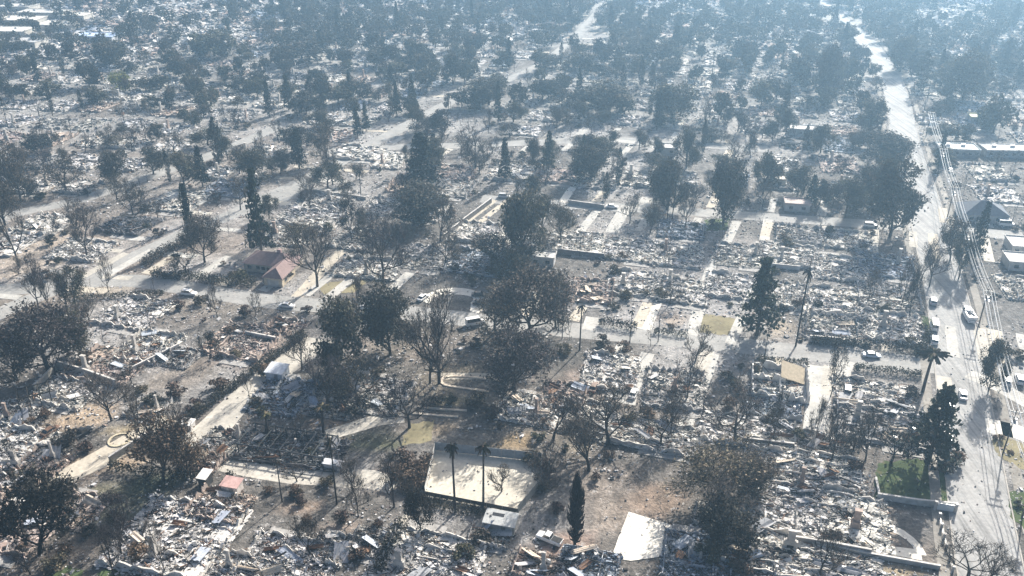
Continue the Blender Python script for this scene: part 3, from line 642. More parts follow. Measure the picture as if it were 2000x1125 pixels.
# ================================================================== TREES
def grow_tree(seed, levels=4, kids=(2, 4), tf=0.3, lean=0.05, spread=0.75, up=0.25, ratio=(0.62, 0.82), r0=0.030, jit=0.16, first=1.5, low=0.35):
    rng = np.random.default_rng(seed); S = []; tips = []
    def rec(p, d, L, r, lvl):
        k = 2 if lvl < levels else 5; q = p
        for j in range(k):
            d = d + rng.normal(0, jit if lvl < levels else jit * .5, 3); d[2] += 0.03; d /= np.linalg.norm(d)
            e = q + d * L / k; r1 = r * (1 - 0.32 * (j + 1) / k)
            S.append((q, e, r * (1 - 0.32 * j / k), r1, lvl)); q = e
            if lvl == levels and j / k >= low:                     # low limbs
                a = rng.uniform(0, 6.28); sd = np.array([math.cos(a), math.sin(a), rng.uniform(.05, .6)]); sd /= np.linalg.norm(sd)
                rec(q, sd, L * first * rng.uniform(.55, .8), r1 * .5, lvl - 1)
            elif 1 < lvl < levels and rng.random() < 0.6:
                sd = d + rng.normal(0, 0.8, 3); sd /= np.linalg.norm(sd); rec(q, sd, L * 0.5, r1 * 0.5, max(lvl - 2, 0))
        if lvl == 0: tips.append((q, d)); return
        n = rng.integers(kids[0], kids[1] + 1); a0 = rng.uniform(0, 6.28)
        for j in range(n):
            a = a0 + j * 6.28 / n + rng.normal(0, 0.35)
            out = np.array([math.cos(a), math.sin(a), 0.0])
            nd = d * 0.65 + out * spread * rng.uniform(.35, 1.15) + np.array([0, 0, up]) + rng.normal(0, 0.14, 3); nd /= np.linalg.norm(nd)
            rec(q, nd, L * rng.uniform(*ratio) * (first if lvl == levels else 1), r1 * 0.66, lvl - 1)
    d0 = np.array([rng.normal(0, lean), rng.normal(0, lean), 1.0]); d0 /= np.linalg.norm(d0)
    rec(np.zeros(3), d0, tf, r0, levels)
    return S, tips, rng
def norm_pts(arrs, S):
    P = np.concatenate([[s[1] for s in S]]); h = P[:, 2].max(); w = 2 * np.percentile(np.hypot(P[:, 0], P[:, 1]), 96)
    return np.array([1 / w, 1 / w, 1 / h])
NOM = 11.0
def tree_meshes(name, seed, leaf_n=0, leaf_s=0.34, cols=None, bark=(0.055, 0.05, 0.046), twigs=3, cl=0.9, lod=False, **kw):
    """trunk with limbs, and a crown of twigs and leaf clumps; unit height and unit crown width"""
    S, tips, rng = grow_tree(seed, **kw); k = norm_pts(None, S)
    T, C = Acc(), Acc()
    a = np.array([s[0] for s in S]) * k; b = np.array([s[1] for s in S]) * k; r_0 = np.array([s[2] for s in S]); r_1 = np.array([s[3] for s in S]); lv = np.array([s[4] for s in S])
    big = lv >= 2; top = lv.max()
    V, F = tubes(a[big], b[big], np.maximum(r_0[big], .008), np.maximum(r_1[big], .007), 6); T.add(V, F, np.array(bark) * rng.uniform(.7, 1.3, (len(F), 1)))
    sm = ~big
    tb = np.array([0.085, 0.075, 0.068]) if leaf_n == 0 else np.array(bark)
    V, F = tubes(a[sm], b[sm], np.maximum(r_0[sm], .0042), np.maximum(r_1[sm], .0032), 3); C.add(V, F, tb * rng.uniform(.7, 1.5, (len(F), 1)), 0)
    tp = np.array([t[0] for t in tips]) * k; td = np.array([t[1] for t in tips])
    if twigs:
        e0 = np.repeat(tp, twigs, 0); e1 = e0 + (np.repeat(td, twigs, 0) * 0.6 + rng.normal(0, 0.6, e0.shape)) * np.array([.065, .065, .055])
        V, F = tubes(e0, e1, np.full(len(e0), .003), np.full(len(e0), .0016), 3); C.add(V, F, tb * rng.uniform(.8, 1.8, (len(F), 1)), 0)
    if leaf_n:
        inner = (a + b)[(lv == 1)] / 2; tp = np.concatenate([tp, inner[rng.random(len(inner)) < .6]])
        per = max(1, leaf_n // len(tp)); c = np.repeat(tp, per, 0); m = len(c)
        keep = np.repeat(rng.random(len(tp)) < cl, per)
        c = c + rng.normal(0, 1, (m, 3)) * np.array([.05, .05, .042]); c = c[keep]; m = len(c)
        V, F = leaf_quads(rng, c * NOM, leaf_s * rng.uniform(.6, 1.35, m), 0.2)
        grp = np.repeat(rng.integers(0, len(cols), len(tp)), per)[keep]
        C.add(V / NOM, F, np.array(cols)[grp] * rng.uniform(.7, 1.3, (m, 1)), 1)
    if lod:
        for X_, base in ((T, 0), (C, 0)): pass
        J = Acc()
        for X_ in (T, C):
            for v, f, t, mi in zip(X_.V, X_.F, X_.T, X_.Mi): J.add(v, f - f.min(), t, mi[0])
        return J.mesh(name, [M['bark'], M['leaf']])
    return T.mesh('trunk', [M['bark']]), C.mesh('crown', [M['bark'], M['leaf']])
GREEN = [(.065, .068, .047), (.082, .08, .055), (.052, .057, .043), (.10, .088, .066)]
OLIVE = [(.095, .088, .062), (.12, .10, .075), (.075, .07, .052), (.14, .115, .085)]
BROWN = [(.12, .088, .066), (.15, .11, .085), (.09, .07, .058)]
YELLOWG = [(.22, .22, .07), (.18, .2, .07)]
BLACK = [(.04, .039, .036), (.058, .054, .048), (.026, .026, .025)]
def cone_tree(seed, kind):
    """conifers and cypresses: drooping whorls of sprays round a straight trunk (unit height and width)"""
    rng = np.random.default_rng(seed); T, C = Acc(), Acc(); cyp = kind == 'cypress'
    V, F = tubes(np.array([[0, 0, -.01], [0, 0, .5]]), np.array([[0, 0, .5], [0, 0, .985]]), np.array([.035, .022]), np.array([.022, .003]), 6)
    T.add(V, F, (0.06, 0.05, 0.045))
    lim0, lim1, cs = [], [], []
    nw = 42 if cyp else 26
    for i in range(nw):
        z = (.05 if cyp else .14) + (.94 if cyp else .84) * (i / nw)
        rad = (.5 * min(1, (1 - z) * 3.2) * min(1, .55 + z * 1.5)) if cyp else .5 * (1 - z) ** .75 * rng.uniform(.72, 1.1)
        for j in range(6 if cyp else rng.integers(4, 7)):
            a = rng.uniform(0, 6.28); rr = rad * rng.uniform(.75, 1.1); zz = z + (rr * .12 if cyp else -rr * .06)
            e = np.array([rr * math.cos(a), rr * math.sin(a), zz]); lim0.append([0, 0, z]); lim1.append(e)
            n = 5 if cyp else 13; t = rng.uniform(.35 if not cyp else .6, 1.0, (n, 1)); cs.append(np.array([0, 0, z]) * (1 - t) + e * t + rng.normal(0, 1, (n, 3)) * np.array([.035, .035, .012 if not cyp else .02]))
    lim0, lim1 = np.array(lim0), np.array(lim1); m = len(lim0)
    V, F = tubes(lim0, lim1, np.full(m, .007), np.full(m, .002), 3); C.add(V, F, (0.05, 0.043, 0.04), 0)
    c = np.concatenate(cs); sc_ = np.array([1, 1, 1.0]) * (12 if not cyp else 8)
    V, F = leaf_quads(rng, c * sc_, (.40 if not cyp else .24) * rng.uniform(.6, 1.4, len(c)), .45 if not cyp else 0)
    C.add(V / sc_, F, np.array([(.030, .040, .030), (.04, .05, .034), (.024, .032, .028)])[rng.integers(0, 3, len(c))] * rng.uniform(.7, 1.3, (len(c), 1)), 1)
    return T.mesh('trunk', [M['bark']]), C.mesh('crown', [M['bark'], M['leaf']])
def char_cypress(seed):
    """burned column: bare black limbs swept up close to the trunk"""
    rng = np.random.default_rng(seed); T, C = Acc(), Acc()
    V, F = tubes(np.array([[0, 0, 0], [.03, 0, .5]]), np.array([[.03, 0, .5], [0, .02, 1]]), np.array([.09, .06]), np.array([.06, .008]), 6); T.add(V, F, (.022, .02, .02))
    n = 420; z = rng.uniform(.05, .9, n); a = rng.uniform(0, 6.28, n); R = .5 * np.minimum(1, (1 - z) * 2.4) * rng.uniform(.5, 1, n)
    p0 = np.stack([0 * z, 0 * z, z], -1); p1 = np.stack([R * np.cos(a), R * np.sin(a), z + .07 + .05 * rng.random(n)], -1); p2 = p1 + np.stack([R * .15 * np.cos(a), R * .15 * np.sin(a), .05 + 0 * z], -1)
    V, F = tubes(np.concatenate([p0, p1]), np.concatenate([p1, p2]), np.full(2 * n, .02), np.full(2 * n, .012), 3); C.add(V, F, np.array((.03, .028, .027)) * rng.uniform(.6, 1.5, (len(F), 1)), 0)
    c = np.concatenate([p1, (p0 + p1) / 2]) ; c = c + rng.normal(0, .03, c.shape); V, F = leaf_quads(rng, c * 6, .2, 0); C.add(V / 6, F, (.022, .02, .02), 1)
    return T.mesh('trunk', [M['bark']]), C.mesh('crown', [M['bark'], M['leaf']])
def palm_meshes(seed, burned=False, shaggy=False):
    """unit height; crown width 1. fronds: arched ribs with rows of leaflets"""
    rng = np.random.default_rng(seed); T, C = Acc(), Acc(); n = 9
    zz = np.linspace(0, .86, n + 1); bx = .05 * np.sin(zz * 2.2 + rng.uniform(0, 6)); P = np.stack([bx, 0 * zz, zz], -1); P[:, 0] -= P[0, 0]
    R = np.linspace(.085, .055, n + 1) * (.62 if shaggy else 1)
    V, F = tubes(P[:-1], P[1:], R[:-1], R[1:], 8); T.add(V, F, np.array((.06, .052, .047) if not burned else (.03, .028, .027)) * rng.uniform(.8, 1.2, (len(F), 1)))
    top = P[-1]; nf = 70 if shaggy else (12 if burned else 30); cols = [(.06, .07, .035), (.1, .095, .05), (.13, .1, .07)] if not burned else BLACK
    for i in range(nf):
        a = rng.uniform(0, 6.28); el = rng.uniform(-1.0, 1.2) if not burned else rng.uniform(-1.3, .2); L = rng.uniform(.4, .55)
        d = np.array([math.cos(a) * math.cos(el), math.sin(a) * math.cos(el), math.sin(el) * .3]); q = top.copy(); pts = [q]
        for s in range(5):
            d = d + np.array([0, 0, -.055]); q = q + d * np.array([1, 1, .55]) * L / 5; pts.append(q)
        pts = np.array(pts); V, F = tubes(pts[:-1], pts[1:], np.full(5, .010), np.full(5, .006), 3); C.add(V, F, (.09, .075, .05), 0)
        sd = np.array([-math.sin(a), math.cos(a), 0])
        c = cols[rng.integers(0, len(cols))]
        for s in range(1, 6):
            for sg in (-1, 1):
                w = .075 * (1.15 - s / 7); p, q2 = pts[s - 1], pts[s]
                C.quad([p, q2, q2 + sd * sg * w + np.array([0, 0, -.02]), p + sd * sg * w * .9 + np.array([0, 0, -.012])], np.array(c) * rng.uniform(.7, 1.3), 1)
    return T.mesh('trunk', [M['bark']]), C.mesh('crown', [M['bark'], M['leaf']])
def shrub_mesh(seed, cols, n=520):
    rng = np.random.default_rng(seed); C = Acc(); k = 10
    cc = rng.normal(0, 1, (k, 3)); cc /= np.linalg.norm(cc, axis=1, keepdims=True); cc = cc * np.array([.33, .33, .28]) + np.array([0, 0, .5])
    w = rng.integers(0, k, n); v = rng.normal(0, 1, (n, 3)); v /= np.linalg.norm(v, axis=1, keepdims=True)
    c = cc[w] + v * rng.uniform(.5, 1, (n, 1)) * np.array([.2, .2, .2]); c[:, 2] = np.abs(c[:, 2])
    V, F = leaf_quads(rng, c * 3, .2 * rng.uniform(.6, 1.3, n)); C.add(V / 3, F, np.array(cols)[rng.integers(0, len(cols), n)] * rng.uniform(.7, 1.3, (n, 1)), 1)
    e = cc[rng.integers(0, k, 14)]; V, F = tubes(np.zeros((14, 3)), e, np.full(14, .02), np.full(14, .01), 3); C.add(V, F, (.06, .05, .045), 0)
    return C.mesh('shrub', [M['bark'], M['leaf']])
TT = {
    'broadleaf': [tree_meshes('broadleaf_tree', 40 + i, [5200, 4200, 5200, 3600, 4600][i], .25, GREEN, levels=4, kids=(3, 4), low=.15, tf=[.17, .22, .15, .2, .16][i], spread=[.95, .75, 1.0, .8, .6][i], up=[.22, .4, .2, .3, .5][i], cl=[.9, .75, .85, .7, .9][i]) for i in range(5)],
    'scorched': [tree_meshes('scorched_tree', 60 + i, [3400, 2400, 1500, 2800, 1100][i], .2, OLIVE, levels=4, kids=(3, 4), tf=.24, spread=.9, up=.28, cl=[.8, .6, .6, .7, .5][i]) for i in range(5)],
    'ashen': [tree_meshes('scorched_tree', 90 + i, [4600, 5600, 3600][i], .2, [(.125, .11, .085), (.155, .133, .105), (.10, .092, .073), (.175, .145, .118)], levels=4, kids=(3, 4), tf=.16, low=.1, spread=.95, up=.25, cl=[.8, .9, .7][i]) for i in range(3)],
    'sooty': [tree_meshes('charred_tree', 170 + i, 5200, .26, BLACK, levels=4, kids=(3, 4), tf=.18, low=.1, spread=.8, up=.3, cl=.7, bark=(.022, .021, .021)) for i in range(2)],
    'dense': [tree_meshes('broadleaf_tree', 30 + i, 7000, .27, [(.072, .074, .055), (.092, .089, .065), (.058, .061, .048), (.115, .10, .077)], levels=4, kids=(3, 4), tf=.10, low=0.0, first=2.3, spread=[.9, .7, .8][i], up=[.25, .4, .3][i], cl=.75) for i in range(3)],
    'snag': [tree_meshes('burned_snag', 140 + i, 0, levels=3, kids=(2, 3), tf=.42, spread=.45, up=.5, twigs=4, bark=(.035, .032, .03), r0=.022) for i in range(4)],
    'browned': [tree_meshes('browned_tree', 80 + i, 3000, .22, BROWN, levels=4, kids=(3, 4), tf=.2, spread=.8, up=.3, cl=.9) for i in range(2)],
    'bare': [tree_meshes('bare_tree', 120 + i, 0, levels=4, kids=(2, 4), tf=.28, spread=.62, up=.42, twigs=5, bark=(.05, .045, .042)) for i in range(5)],
    'black': [tree_meshes('charred_tree', 160 + i, 1500, .2, BLACK, levels=4, kids=(2, 4), tf=.3, spread=.7, up=.3, cl=.6, bark=(.022, .021, .021)) for i in range(3)],
    'yellow': [tree_meshes('broadleaf_tree', 200, 4200, .27, YELLOWG, levels=4, kids=(3, 4), tf=.22, spread=.9, up=.22)],
    'conifer': [cone_tree(300 + i, 'conifer') for i in range(3)], 'cypress': [cone_tree(320 + i, 'cypress') for i in range(3)],
    'charcol': [char_cypress(340 + i) for i in range(2)],
    'palm': [palm_meshes(360 + i) for i in range(2)], 'burnpalm': [palm_meshes(370 + i, True) for i in range(2)], 'shagpalm': [palm_meshes(380, False, True)]}
LOD = {'broadleaf': [tree_meshes('broadleaf_tree', 40 + i, 1900, .5, GREEN, levels=3, kids=(3, 4), tf=.16, low=.15, spread=.95, up=.22, twigs=1, lod=True) for i in range(4)],
       'scorched': [tree_meshes('scorched_tree', 60 + i, 1100, .42, OLIVE, levels=3, kids=(3, 4), tf=.24, spread=.9, up=.25, twigs=1, lod=True) for i in range(3)],
       'bare': [tree_meshes('bare_tree', 120 + i, 0, levels=3, kids=(3, 4), tf=.28, spread=.62, up=.42, twigs=5, lod=True) for i in range(4)]}
SHRUB = {'green': [shrub_mesh(400 + i, GREEN) for i in range(2)], 'olive': [shrub_mesh(410 + i, OLIVE) for i in range(2)], 'brown': [shrub_mesh(420 + i, BROWN) for i in range(2)]}
NAMES = {'snag': ('burned_snag', 'thin burned snag'), 'dense': ('broadleaf_tree', 'dense dark green tree'), 'ashen': ('scorched_tree', 'dense grey-green scorched tree'), 'sooty': ('charred_tree', 'broad black charred tree'), 'broadleaf': ('broadleaf_tree', 'dark green leafy tree'), 'scorched': ('scorched_tree', 'olive-grey scorched tree'), 'browned': ('browned_tree', 'dense brown heat-killed tree'),
         'bare': ('bare_tree', 'leafless grey tree'), 'black': ('charred_tree', 'black charred tree'), 'yellow': ('broadleaf_tree', 'yellow-green leafy tree'), 'conifer': ('conifer_tree', 'dark drooping conifer'),
         'cypress': ('cypress_tree', 'narrow dark cypress'), 'charcol': ('charred_cypress_tree', 'black burned cypress column'), 'palm': ('palm_tree', 'slim palm with a small green head'),
         'burnpalm': ('burned_palm_tree', 'burned palm, black bare trunk'), 'shagpalm': ('palm_tree', 'shaggy palm with long drooping fronds')}
COUNT = {}
FAR_TREES = []
def tree(kind, x, y, w, h, lab=None):
    nm, look = NAMES[kind]; COUNT[nm] = COUNT.get(nm, 0) + 1; r = random.Random(int(x * 13 + y * 7)); rz = r.uniform(0, 6.28)
    far = math.hypot(x, y) > 430; ax = r.uniform(.82, 1.22) if kind in ('broadleaf', 'dense', 'scorched', 'ashen', 'browned', 'bare', 'black', 'sooty') else 1.0
    if COUNT[nm] > 300: FAR_TREES.append((kind, x, y, w, h, rz)); return
    if far and kind in LOD:
        o = put(nm, r.choice(LOD[kind]), None, (x, y, 0), rz, (w * ax, w / ax, h))
    else:
        o = put(nm, None, None, (x, y, 0), rz, (w * ax, w / ax, h)); t, c = r.choice(TT[kind]); put('trunk', t, o); put('crown', c, o)
    size = 'tall ' if h > 13 and kind in ('broadleaf', 'scorched', 'bare', 'conifer') else ('small ' if h < 6.5 else '')
    if lab: tag(o, lab, 'tree', 'trees of the burned neighbourhood')
    else: later(o, size + look, '', 'tree', 'trees of the burned neighbourhood', (x, y))
    CLEAR.append((x, y, 1.5))
def T(kind, bx, by, ty, wpx, lab=None):
    x, y = G(bx, by); h = max(2.0, height_of(by, y, ty)); tree(kind, x, y, max(1.2, wpx / ppm(by)) * (.88 if kind in ('dense', 'ashen') else 1), h, lab)
HT = [  # kind, foot x, foot y, top y, crown width in px
    ('sooty', 78, 1082, 935, 150), ('bare', 238, 1085, 962, 70), ('bare', 322, 1118, 1012, 40), ('bare', 222, 1122, 1035, 60), ('bare', 60, 1122, 1060, 60),
    ('burnpalm', 551, 980, 885, 16), ('burnpalm', 658, 985, 838, 22), ('black', 606, 1085, 1005, 60), ('charcol', 1122, 1068, 928, 32), ('palm', 889, 1000, 850, 30), ('palm', 944, 996, 850, 30),
    ('sooty', 822, 1035, 955, 60), ('bare', 1188, 868, 752, 140), ('ashen', 1400, 985, 878, 190), ('ashen', 1470, 975, 900, 120), ('sooty', 1420, 1075, 985, 120), ('bare', 1400, 1055, 960, 150),
    ('conifer', 1812, 905, 750, 135), ('shagpalm', 1802, 765, 676, 62), ('dense', 1930, 765, 668, 62), ('bare', 1435, 862, 765, 130), ('conifer', 1478, 655, 500, 112), ('burnpalm', 1554, 676, 505, 22),
    ('black', 1622, 775, 668, 42), ('burnpalm', 1132, 684, 582, 18), ('burnpalm', 1230, 670, 596, 12), ('bare', 1358, 705, 640, 60), ('bare', 1205, 775, 735, 44), ('bare', 1342, 780, 690, 60),
    ('ashen', 1035, 668, 515, 180), ('ashen', 968, 650, 560, 110), ('ashen', 1085, 640, 530, 80), ('ashen', 1005, 772, 640, 165), ('dense', 660, 725, 588, 130), ('dense', 762, 692, 560, 110), ('bare', 858, 748, 565, 110), ('bare', 840, 748, 600, 80),
    ('scorched', 700, 790, 700, 110), ('bare', 640, 800, 700, 110), ('bare', 800, 835, 725, 110), ('ashen', 95, 725, 592, 175), ('ashen', 35, 745, 640, 90), ('dense', 160, 700, 610, 80), ('bare', 218, 822, 728, 80), ('bare', 277, 862, 745, 40),
    ('browned', 320, 938, 808, 130), ('browned', 365, 935, 850, 90), ('bare', 350, 920, 800, 100), ('scorched', 590, 722, 650, 60), ('bare', 487, 775, 722, 26), ('black', 26, 912, 845, 26), ('bare', 75, 600, 500, 50), ('bare', 100, 612, 520, 50), ('bare', 132, 605, 535, 40),
    ('ashen', 400, 512, 425, 88), ('conifer', 512, 498, 325, 66), ('ashen', 40, 395, 275, 84), ('bare', 38, 520, 340, 62), ('scorched', 10, 440, 350, 70), ('bare', 150, 470, 380, 50), ('bare', 170, 500, 400, 60),
    ('scorched', 130, 372, 305, 75), ('broadleaf', 225, 360, 300, 60), ('broadleaf', 362, 372, 300, 80), ('conifer', 825, 372, 258, 105), ('dense', 850, 330, 270, 70), ('dense', 1155, 352, 282, 88), ('dense', 1020, 505, 375, 125), ('broadleaf', 1060, 470, 385, 70),
    ('dense', 815, 432, 360, 125), ('black', 688, 475, 385, 40), ('dense', 1302, 410, 318, 75), ('burnpalm', 1303, 428, 345, 12), ('burnpalm', 1313, 428, 345, 12), ('dense', 1412, 440, 312, 105), ('bare', 1338, 445, 360, 40),
    ('dense', 1738, 462, 316, 108), ('dense', 1725, 320, 258, 105), ('dense', 1690, 400, 330, 60), ('ashen', 1855, 510, 428, 62), ('broadleaf', 1872, 545, 470, 50), ('bare', 1815, 560, 470, 46), ('scorched', 1800, 545, 480, 40), ('black', 1775, 620, 520, 28), ('bare', 1760, 600, 500, 40),
    ('scorched', 1095, 470, 395, 60), ('bare', 620, 560, 430, 90), ('bare', 750, 560, 430, 110), ('scorched', 720, 490, 420, 60), ('bare', 860, 470, 390, 70), ('scorched', 590, 500, 430, 70), ('scorched', 870, 520, 460, 80), ('scorched', 960, 520, 450, 80),
    ('broadleaf', 1000, 555, 490, 70), ('bare', 700, 640, 540, 60), ('bare', 1080, 860, 780, 110), ('bare', 1150, 920, 820, 120), ('bare', 1060, 960, 870, 90),
    ('bare', 980, 960, 905, 60), ('bare', 1290, 870, 790, 80), ('bare', 1690, 900, 800, 70), ('black', 1740, 905, 830, 80), ('bare', 1625, 900, 800, 60), ('bare', 1600, 1125, 1040, 80), ('bare', 1890, 1130, 1050, 110),
    ('bare', 1930, 1140, 1070, 90), ('bare', 425, 620, 560, 26), ('bare', 212, 570, 500, 30), ('bare', 500, 620, 570, 26), ('bare', 1590, 870, 775, 40), ('bare', 700, 1010, 930, 50), ('bare', 580, 940, 905, 50), ('bare', 690, 960, 900, 60), ('bare', 770, 990, 890, 60),
    ('palm', 525, 852, 800, 30), ('palm', 632, 850, 785, 36), ('bare', 588, 845, 805, 40), ('black', 1090, 650, 560, 36), ('scorched', 1270, 455, 400, 40), ('bare', 470, 410, 340, 50), ('scorched', 260, 420, 350, 60), ('broadleaf', 300, 340, 290, 60), ('bare', 650, 360, 270, 50),
    ('scorched', 640, 320, 240, 60), ('conifer', 585, 330, 250, 46), ('broadleaf', 495, 360, 290, 70), ('bare', 1310, 850, 760, 60), ('scorched', 1510, 860, 790, 50), ('bare', 930, 330, 250, 80), ('broadleaf', 1490, 380, 300, 60), ('broadleaf', 1340, 330, 255, 60), ('broadleaf', 1600, 400, 350, 50), ('broadleaf', 1650, 425, 350, 70)]
for t in HT: T(*t)
# far landmarks of the skyline
for t in [('cypress', 428, 322, 228, 26), ('cypress', 265, 85, 22, 22), ('cypress', 610, 212, 148, 26), ('cypress', 1215, 190, 125, 14), ('cypress', 1252, 170, 112, 14), ('cypress', 1272, 170, 120, 14), ('cypress', 1797, 178, 98, 30), ('cypress', 1780, 150, 95, 18),
          ('dense', 1758, 140, 72, 60), ('dense', 1612, 188, 84, 52), ('dense', 1880, 195, 100, 100), ('broadleaf', 885, 165, 108, 46), ('dense', 955, 205, 150, 90), ('dense', 1180, 215, 158, 130), ('dense', 1312, 235, 165, 110), ('yellow', 235, 180, 140, 50),
          ('dense', 1700, 255, 195, 70), ('broadleaf', 1560, 170, 110, 60), ('broadleaf', 1240, 60, 30, 40), ('broadleaf', 1650, 90, 50, 50), ('broadleaf', 175, 170, 120, 50), ('broadleaf', 215, 130, 85, 60), ('broadleaf', 420, 110, 60, 80), ('broadleaf', 590, 120, 85, 80), ('scorched', 350, 150, 110, 50), ('broadleaf', 1940, 260, 190, 60)]:
    T(*t)
# the rest of the urban forest, thicker with distance
rt = random.Random(99); made = 0; tries = 0; placed = []; pend = []
while made < 1700 and tries < 32000:
    tries += 1
    Y = 190 + 640 * rt.random() ** 0.75; dep = Y * CT + CAM_H * ST; X = rt.uniform(-1, 1) * dep * 1030 / FOC
    dens = vnoise(np.array([X + 1500]), np.array([Y]), 60, 77)[0] * .6 + vnoise(np.array([X + 1500]), np.array([Y]), 24, 78)[0] * .4
    want = min(1.0, max(0.0, (Y - 190) / 330)) * 0.8 + 0.10
    if 200 < Y < 300 and X > 5: want *= 0.25
    if Y > 480 and X < -190: want *= 0.45
    if rt.random() > want * (0.25 + 1.5 * max(0, dens - .25)): continue
    if not free(X, Y, 2.2): continue
    if any((X - a) ** 2 + (Y - b) ** 2 < 20 for a, b in placed): continue
    placed.append((X, Y)); made += 1; u = rt.random(); farness = min(1, max(0, (Y - 250) / 250))
    if u < .18 + .34 * farness: k, w, h = 'broadleaf', rt.uniform(6, 14), rt.uniform(6, 13)
    elif u < .42 + .28 * farness: k, w, h = 'scorched', rt.uniform(5, 11), rt.uniform(5, 11)
    elif u < .84 + .05 * farness: k, w, h = 'bare', rt.uniform(5, 10), rt.uniform(6, 13)
    elif u < .94: k, w, h = 'conifer', rt.uniform(6, 9), rt.uniform(12, 22)
    elif u < .97: k, w, h = 'cypress', rt.uniform(2, 3.4), rt.uniform(10, 17)
    else: k, w, h = 'burnpalm', 2.2, rt.uniform(10, 19)
    pend.append((Y, k, X, w, h))
for Y, k, X, w, h in sorted(pend): tree(k, X, Y, w, h)
if FAR_TREES:
    J = Acc()
    for kind, x, y, w, h, rz in FAR_TREES:
        rng2 = np.random.default_rng(abs(int(x * 7 + y))); c = rng2.normal(0, 1, (260, 3)); c /= np.linalg.norm(c, axis=1, keepdims=True)
        c = c * rng2.uniform(.5, 1, (260, 1)) * np.array([w / 2, w / 2, h * .36]) + np.array([x, y, h * .62])
        V, F = leaf_quads(rng2, c, .8 * rng2.uniform(.6, 1.3, 260)); J.add(V, F, np.array(GREEN if kind != 'scorched' else OLIVE)[rng2.integers(0, 4, 260)], 1)
        V, F = tubes(np.array([[x, y, 0]]), np.array([[x, y, h * .6]]), np.array([.3]), np.array([.15]), 5); J.add(V, F, (.05, .045, .04), 0)
    tag(put('distant_trees', J.mesh('distant_trees', [M['bark'], M['leaf']])), 'mass of dark trees merging in the blue haze', None, None, 'stuff')
made = 0
while made < 285:
    Y = 150 + 330 * rt.random(); dep = Y * CT + CAM_H * ST; X = rt.uniform(-1, 1) * dep * 1000 / FOC
    if not free(X, Y, 0.3): continue
    made += 1; tree('snag', X, Y, rt.uniform(2, 4.5), rt.uniform(4, 10))
near_spots = [(640, 760, 90, 50), (720, 740, 60, 40), (1120, 860, 90, 40), (430, 740, 90, 60), (300, 760, 80, 40), (120, 640, 120, 60), (700, 940, 120, 50), (1640, 860, 140, 50), (1430, 780, 100, 50), (1560, 740, 60, 40), (500, 520, 90, 60), (820, 560, 90, 50), (90, 520, 90, 60), (450, 930, 70, 40), (1960, 620, 40, 90), (540, 1040, 60, 60), (950, 1060, 80, 50), (1560, 1090, 120, 30), (160, 1020, 100, 60), (1660, 620, 130, 90), (1300, 560, 180, 90)]
for px, py, rx, ry in near_spots:
    for k in range(5):
        x, y = G(px + rt.uniform(-rx, rx), py + rt.uniform(-ry, ry))
        if free(x, y, 0.6): tree(rt.choice(['bare', 'bare', 'bare', 'scorched', 'black']), x, y, rt.uniform(3.5, 7.5), rt.uniform(4, 9))
# shrubs
def shrub(x, y, w, h, c, lab=None):
    r = random.Random(int(x * 5 + y * 3)); o = put('shrub', r.choice(SHRUB[c]), None, (x, y, -0.1), r.uniform(0, 6.28), (w, w, h))
    look = {'green': 'low dark green shrub', 'olive': 'low olive-grey shrub', 'brown': 'low brown burned shrub'}[c]
    if lab: tag(o, lab, 'shrub', 'garden shrubs')
    else: later(o, look, '', 'shrub', 'garden shrubs', (x, y))
for px, py, w, c in [(1860, 905, 6, 'brown'), (1845, 920, 4, 'olive'), (1990, 990, 2.5, 'green'), (1950, 860, 3, 'brown'), (130, 870, 7, 'olive'), (345, 770, 6, 'brown'), (300, 790, 5, 'green'), (780, 935, 6, 'brown'), (800, 950, 6, 'brown'),
                     (790, 900, 6, 'brown'), (815, 920, 5, 'brown'), (1220, 685, 5, 'brown'), (1190, 690, 4, 'brown'), (1100, 690, 5, 'olive'), (1060, 950, 5, 'olive'), (1070, 920, 5, 'brown'), (1040, 905, 5, 'olive'), (560, 545, 6, 'olive'), (470, 545, 6, 'green'),
                     (600, 610, 4, 'brown'), (640, 945, 4, 'olive'), (580, 965, 4, 'brown'), (1560, 855, 4, 'green'), (1985, 700, 5, 'olive'), (1960, 690, 4, 'brown'), (450, 650, 4, 'brown'), (520, 730, 5, 'brown'), (430, 760, 6, 'brown'), (380, 800, 5, 'brown'), (1310, 640, 2.5, 'brown'),
                     (1260, 815, 5, 'brown'), (1230, 820, 4, 'olive'), (1420, 740, 4, 'olive'), (1445, 770, 4, 'brown'), (850, 790, 5, 'olive'), (930, 790, 6, 'olive'), (960, 815, 6, 'brown'), (700, 1090, 4, 'brown'), (905, 1090, 5, 'green'), (940, 1060, 5, 'olive'), (110, 1110, 6, 'olive'), (270, 1085, 5, 'brown'), (1380, 1090, 6, 'green'), (1450, 1110, 6, 'brown')]:
    x, y = G(px, py); shrub(x, y, w, w * .6, c)
made = 0
while made < 240:
    Y = 125 + 300 * rt.random(); dep = Y * CT + CAM_H * ST; X = rt.uniform(-1, 1) * dep * 1000 / FOC
    if not free(X, Y, 1.5): continue
    made += 1; w = rt.uniform(1.8, 5); shrub(X, Y, w, w * rt.uniform(.5, .8), rt.choice(['green', 'olive', 'olive', 'brown', 'brown']))

